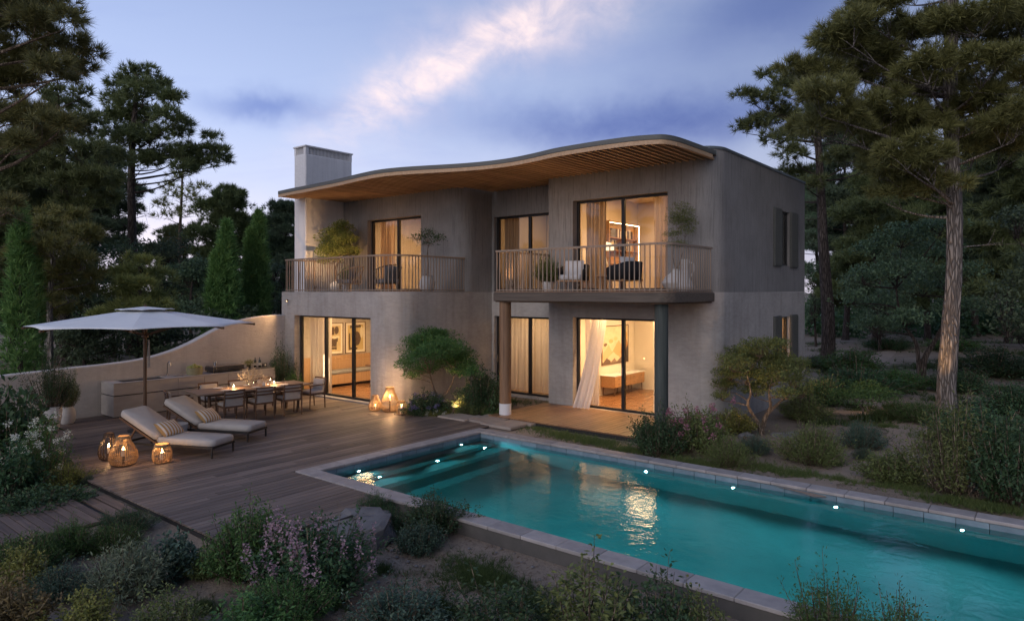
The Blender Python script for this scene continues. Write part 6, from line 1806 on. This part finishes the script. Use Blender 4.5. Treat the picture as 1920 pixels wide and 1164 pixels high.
# plants in pots
bush('potted_shrub', 'airy shrub growing in the tall white planter at the left', (pA.x, pA.y, .48), 1.0, 1.2, 'airy:40', 'leaf_dark', cat='potted plant')
bush('potted_shrub', 'small olive in the round white planter by the garden wall', (pB.x, pB.y, .36), .62, .85, 'airy:41', 'leaf_olive', cat='potted plant')
bush('potted_shrub', 'slender dark shrub between counter and glass doors', (-18.95, 11.92, 0), .95, 1.55, 'airy:42', 'leaf_dark', cat='potted plant')
bush('potted_shrub', 'round clipped box ball beside the left glass doors', (-18.35, 12.0, 0), .62, .72, 'dense:43', 'leaf_green', cat='potted plant')
bz = BZ
leaf_tree('potted_tree', 'big shrub on the left balcony against the chimney, golden light put into its leaf colour', (-19.15, 14.15, bz + .28), [[(0, 0, 0), (.05, 0, .5), (.15, .05, 1.0)], [(0, 0, 0), (-.1, .05, .5), (-.25, 0, .9)], [(0, 0, 0), (.1, -.1, .5), (.35, -.1, .95)]],
          [(.1, 0, 1.0, .6, .4), (-.3, 0, 1.35, .5, .36), (.3, 0, 1.5, .5, .36), (-.1, 0, 1.6, .56, .40), (.2, .1, 1.85, .42, .30), (-.45, 0, 1.15, .40, .30), (.5, -.1, 1.35, .42, .30), (.75, -.1, 1.05, .34, .24), (0, -.2, 1.15, .46, .30), (.35, .2, 1.0, .40, .26), (-.35, .1, .8, .32, .22), (-.55, -.1, .75, .26, .2)], 81, 'leaf_yellow', .075, .028, 5200, cat='potted plant', r0=.03, group='plants on the balconies')  # yellow leaf colour carries part of the golden lamp light
leaf_tree('potted_tree', 'slim potted tree with drooping leaves on the left balcony', (-14.62, 14.05, bz + .42), [[(0, 0, 0), (.03, 0, .35), (-.02, .03, .7), (.05, 0, .95)]],
          [(0, 0, 1.15, .34, .18), (-.35, -.1, 1.15, .24, .14), (.3, .1, 1.12, .26, .15), (.1, -.1, 1.3, .22, .14), (-.15, .2, 1.0, .24, .13)], 82, 'leaf_dark', .10, .024, 1500, cat='potted plant', r0=.03, group='plants on the balconies')
bush('potted_shrub', 'round clipped bush in the small planter on the left balcony', (-18.3, 13.95, bz + .3), .55, .55, 'dense:44', 'leaf_olive', cat='potted plant', group='plants on the balconies')
bush('potted_shrub', 'leafy plant in the low planter on the right balcony', (-10.55, 14.55, bz + .2), .75, .72, 'dense:45', 'leaf_olive', cat='potted plant', group='plants on the balconies')
leaf_tree('branch_bouquet', 'airy tall branches in the squat white urn', (-7.10, 14.95, bz + .47), [[(0, 0, 0), (.06, 0, .35), (.02, .04, .8)], [(0, 0, 0), (-.08, 0, .35), (-.05, .02, .75)], [(0, 0, 0), (.1, .05, .3), (.2, .02, .7)]],
          [(.05, 0, 1.15, .34, .30), (.10, .05, 1.40, .30, .26), (.18, 0, 1.2, .3, .26), (-.08, 0, .85, .22, .18), (.22, 0, .9, .22, .2), (.0, 0, .62, .26, .16)], 83, 'leaf_olive', .05, .015, 7000, cat='potted plant', r0=.014, group='plants on the balconies')
# flowers on the table
p = RT(-.02, .02)
t = thing('flower_vase', 'clear glass vase with dried cream flowers on the dining table', 'vase', (p.x, p.y, THT + .001))
MB().lathe([(.001, 0), (.075, 0), (.095, .05), (.085, .14), (.07, .18), (.082, .2), (.078, .2), (.066, .18), (.08, .14), (.09, .05), (.001, .006)], 22).build('vase', 'clear_glass', t, True)
rng = np.random.default_rng(3); mb = MB(); C = []; A = []
for k in range(46):
    a = rng.uniform(0, 6.28); s_ = rng.uniform(.05, .30); e = Vector((s_ * math.cos(a), s_ * math.sin(a), rng.uniform(.30, .52) - s_ * .35))
    limb(mb, (0, 0, .02), e, .003, .002, rng, 0, 3, 4); d = np.array(e.normalized())
    C.append(np.array(e) + rng.normal(size=(18, 3)) * .028); A.append(np.tile(d, (18, 1)))
mb.build('stem', 'dried', t); link('blossom', quad_mesh('blossom', leaves(rng, np.concatenate(C), np.concatenate(A), .04, .022, .9)), 'dried', t)
for k in range(7):
    a = k * .9 + .3; r_ = .10 + .03 * (k % 3)
    MB().lathe([(.001, 0), (.03, .01), (.038, .03), (.02, .035), (.001, .028)], 12).build('rose', 'petal_white', t, True, loc=(r_ * math.cos(a), r_ * math.sin(a), .32 + .03 * (k % 2)), rot=(math.sin(a) * -.8, math.cos(a) * .8, 0))
p = RT(.05, .34); t = thing('flower_vase', 'small vase with a pale bouquet right of the tall dried flowers', 'vase', (p.x, p.y, THT + .001))
MB().lathe([(.001, 0), (.035, 0), (.05, .04), (.03, .1), (.026, .1), (.045, .04), (.001, .005)], 16).build('vase', 'porcelain', t, True)
C = rng.normal(size=(260, 3)) * np.array([.05, .05, .035]) + np.array([0, 0, .17]); link('blossom', quad_mesh('blossom', leaves(rng, C, unit(C - np.array([0, 0, .1])), .035, .02, .8)), 'dried', t)
t = thing('herb_pot', 'little flower pot left of the wine bottles on the counter', 'plant', (-19.1, 10.93, .907))
MB().lathe([(.001, 0), (.05, 0), (.065, .1), (.058, .1), (.001, .09)], 16).build('pot', 'metal_dark', t, True)
C = rng.normal(size=(300, 3)) * np.array([.07, .08, .04]) + np.array([0, 0, .15]); link('foliage', quad_mesh('foliage', leaves(rng, C, unit(C - np.array([0, 0, .08])), .05, .02, .8)), 'leaf_yellow', t)

# ------------------------------------------------------------------ rock, grass
def rock(label, loc, size, seed, rz):
    rng = np.random.default_rng(seed); V = []; F = []; n, m = 16, 9
    for j in range(m + 1):
        th = math.pi * j / m
        for i in range(n):
            a = 2 * math.pi * i / n
            d = np.array([math.sin(th) * math.cos(a), math.sin(th) * math.sin(a), math.cos(th)])
            q = np.sign(d) * np.abs(d) ** .55 * (1 + .10 * math.sin(3 * a + seed) + .06 * rng.normal())
            V.append(q * np.array(size) / 2)
    for j in range(m):
        for i in range(n): F.append((j * n + i, (j + 1) * n + i, (j + 1) * n + (i + 1) % n, j * n + (i + 1) % n))
    me = npmesh('rock', V, [F], True); me.set_sharp_from_angle(angle=rad(25))
    o = link('rock', me, 'rock', None, loc, (rad(9), rad(-6), rz)); return tag(o, label, 'rock')
b = gbase(668, 1010); rock('flat grey slab of rock behind the lilac-flowered shrub', (b.x, b.y, b.z + .12), (1.05, .85, .42), 3, .5)
b = gbase(1420, 822); rock('small pale stone at the foot of the twisted tree', (b.x - .25, b.y, b.z + .04), (.34, .26, .16), 5, 1.0)
b = gbase(1470, 818); rock('flat stone right of the twisted tree\'s foot', (b.x, b.y, b.z + .03), (.6, .4, .14), 6, .3)

def grass(name, label, spots, L, Wd, mat, seed, thick=.85):
    """turf blades scattered in patches (x, y, radius, count)"""
    rng = np.random.default_rng(seed); C = []
    for (x, y, rx, ry, n) in spots:
        a = rng.uniform(0, 6.283, n); q = np.minimum(1.5, np.abs(rng.normal(size=n)) * .55 + .1 * rng.random(n)) * (1 + .3 * np.sin(a * 3 + x) + .2 * np.sin(a * 5 + y))
        xs_ = x + rx * q * np.cos(a) + rng.normal(size=n) * .03; ys_ = y + ry * q * np.sin(a) + rng.normal(size=n) * .03
        ok = ~((xs_ > px0 - .02) & (xs_ < px1) & (ys_ > py0 - .03) & (ys_ < py1 + .03)) & ~((xs_ > -11.45) & (xs_ < -6.45) & (ys_ > 13.05) & (ys_ < 22.9)) & ~((xs_ < -8.0) & (xs_ > -19.4) & (ys_ > 4.4) & (ys_ < 6.95)) & ~((xs_ < -10.6) & (ys_ > 4.4) & (ys_ < 12.4) & (xs_ > -19.4)) & ~((xs_ < -10.45) & (xs_ > -12) & (ys_ < 4.4))
        for x_, y_ in zip(xs_[ok], ys_[ok]): C.append((x_, y_, gz(x_, y_) - .005))
    C = np.array(C); n = len(C)
    A = np.tile(np.array([0, 0, 1.0]), (n, 1))
    o = link(name, tri_mesh(name, needles(rng, C, A, 7, L, Wd, .75)), mat); tag(o, label, 'grass', kind='stuff'); return o
def gp(x, y, wpx, hpx, n):
    p = gbase(x, y); d = depth(p); r = wpx / 2 * d / FPX; return (p.x, p.y, r, max(.12, min(r, hpx * .5 * d * d / FPX / EYE)), n)
rngp = np.random.default_rng(77)
C = []
for _ in range(130):
    p = dbase(rngp.uniform(1500, 2050), rngp.uniform(46, 85)) if _ % 5 else dbase(rngp.uniform(-100, 540), rngp.uniform(44, 70))
    n = 230; h = rngp.uniform(1.0, 3.6); q = rngp.normal(size=(n, 3)); q = unit(q) * rngp.uniform(.5, 1, (n, 1)); q[:, 2] = np.abs(q[:, 2])
    C.append(q * np.array([rngp.uniform(1.5, 3.2), rngp.uniform(1.5, 3.2), h]) + np.array([p.x, p.y, p.z]))
C = np.concatenate(C)
o = link('undergrowth', quad_mesh('undergrowth', leaves(rngp, C, unit(rngp.normal(size=C.shape) + np.array([0, 0, .4])), .42, .26, .6)), 'leaf_dark'); tag(o, 'far dark undergrowth closing the wood', 'undergrowth', kind='stuff')
sp1 = [gp(905, 1085, 260, 55, 1500), (-4.6, 4.6, .8, .5, 500), gp(610, 1130, 120, 40, 300), gp(640, 1035, 90, 20, 160), gp(720, 1070, 60, 14, 90), gp(820, 1140, 200, 40, 500), gp(1000, 1140, 200, 40, 500), gp(80, 935, 190, 30, 700), gp(500, 1140, 120, 30, 200), gp(380, 1140, 90, 26, 150), gp(900, 788, 110, 12, 300), (-12.8, 15.6, 1.2, .8, 500)]
grass('meadow_grass', 'dark tufted grass on the sandy bank in the foreground', sp1, .10, .006, 'grass_dark', 91)
sp2 = [gp(1060, 818, 190, 16, 800), gp(1120, 830, 150, 14, 600), gp(1180, 845, 110, 12, 400), gp(1010, 806, 70, 9, 220), gp(1300, 868, 150, 16, 500), gp(1440, 880, 120, 18, 400), gp(1500, 890, 110, 18, 350), gp(1570, 900, 90, 14, 200), gp(1690, 915, 160, 16, 400), gp(1790, 940, 180, 18, 450), gp(1870, 955, 150, 20, 350), gp(1480, 850, 60, 12, 120), gp(1560, 870, 60, 10, 100), gp(1660, 800, 120, 10, 200), gp(1740, 820, 120, 14, 240), gp(1600, 770, 90, 10, 120)]
grass('lawn_grass', 'dry olive grass between porch, pool and sandy path', sp2, .10, .007, 'grass_green', 92)
sp3 = []
for _ in range(70):
    x = rngp.uniform(1520, 1980); y = rngp.uniform(618, 800); q = gp(x, y, 90, 10, 46); sp3.append(q)
for _ in range(30):
    q = dbase(rngp.uniform(-60, 520), rngp.uniform(22.5, 34)); sp3.append((q.x, q.y, 1.2, 1.2, 60))
grass('wood_grass', 'patchy grass and litter on the woodland floor', sp3, .22, .02, 'grass_dark', 93)

# ------------------------------------------------------------------ small uplights (bronze spike spots); some added only for their light
def uplight(loc, target, power, label, spot=95):
    t = thing('garden_spotlight', label, 'spotlight', loc, 0, 'low spotlights hidden in the planting')
    d = (Vector(target) - Vector(loc)).normalized(); R = d.to_track_quat('Z', 'Y').to_euler()
    MB().tube([(0, 0, -.1), (0, 0, .08)], .008, 6).build('spike', 'bronze', t)
    MB().lathe([(.001, 0), (.03, 0), (.034, .07), (.03, .07), (.026, .05)], 14).build('housing', 'bronze', t, True, loc=(0, 0, .09), rot=R)
    MB().lathe([(.001, .052), (.026, .052)], 14).build('lens', 'lamp_warm', t, loc=(0, 0, .09), rot=R)
    light('spot_lamp', 'SPOT', Vector((0, 0, .09)) + d * .09, power, WARM, t, .03, d.to_track_quat('-Z', 'Y').to_euler(), spot)

# fallen needles, twigs and pebbles lying on the open ground
rng = np.random.default_rng(55); C = []
for (x, y, n) in ((700, 1060, 900), (600, 1120, 500), (850, 1090, 900), (1000, 1100, 600), (350, 1130, 500), (1560, 885, 700), (1650, 840, 700), (1700, 800, 600), (1600, 775, 500), (1500, 860, 400), (1800, 820, 600), (1480, 905, 400)):
    p = gbase(x, y); a = rng.normal(size=(n, 2)) * np.array([.9, .7]) + np.array([p.x, p.y])
    for q in a:
        if (q[0] < -8.0 and 4.4 < q[1] < 6.95) or (px0 - .02 < q[0] < px1 + .02 and py0 - .02 < q[1] < py1 + .02) or q[0] < -10.4 or q[1] > 13 and q[0] < -6.3: continue
        C.append((q[0], q[1], gz(q[0], q[1]) + .012))
C = np.array(C); d = rng.normal(size=C.shape) * np.array([1, 1, .12])
o = link('needle_litter', quad_mesh('needle_litter', leaves(rng, C, unit(d), .07, .009, .05)), 'dried_litter'); tag(o, 'scattered dry pine needles and twigs on the bare ground', 'litter', kind='stuff')
pb = MB()
for q in C[rng.choice(len(C), 260, replace=False)]:
    r_ = rng.uniform(.008, .03); b0 = len(pb.v)
    pb.lathe([(.001, -.5 * r_), (r_, 0), (r_ * .7, .5 * r_), (.001, .65 * r_)], 6, (q[0], q[1], q[2]))
tag(pb.build('pebble_scatter', 'rock', None, True), 'scattered small grey pebbles on the bare ground', 'pebbles', kind='stuff')
b = dbase(850, 17.6); uplight((b.x, b.y, 0), (b.x - .5, b.y + 1.2, 1.6), 50, 'low spotlight under the small umbrella-shaped tree', 110)
b = gbase(1395, 832); uplight((b.x, b.y, b.z + .03), (b.x + .1, b.y + .9, 1.4), 45, 'low spotlight under the small twisted tree', 110)
uplight((-18.7, 13.0, BZ), (-19.6, 14.6, 5.4), 120, 'low spotlight at the balcony shrub lighting the chimney', 110)
for (x, y, tx, ty, pw, lab) in ((-17.0, 12.75, -17.0, 13.3, 40, 'added low spotlight by the left balcony rail shining up at the soffit'), (-11.0, 13.6, -11.3, 14.6, 34, 'added low spotlight at the left end of the right balcony'), (-8.9, 13.5, -8.9, 14.3, 40, 'added low spotlight behind the right balcony rail shining up at the soffit')):
    uplight((x, y, BZ + .02), (tx, ty, 6.4), pw, lab, 125)  # spots added to warm the soffit from below
p = P(1775, 772); x, y = p.x - .32, p.y - 1.04; uplight((x, y, gz(x, y) + .1), (p.x, p.y, 2.6), 170, 'added low spotlight at the foot of the big bare pine', 60)  # added lamp that warms the pine trunk
uplight((-13.55, 12.15, .0), (-14.35, 12.75, 1.7), 24, 'added low spotlight boosting the lantern glow on the rounded wall corner', 110)  # added to strengthen the lantern's glow on the plaster
uplight((-19.2, 12.33, 2.85), (-19.1, 9.3, .6), 75, 'added tiny spotlight high on the house wall above the kitchen counter', 100)  # added to brighten the garden wall and counter
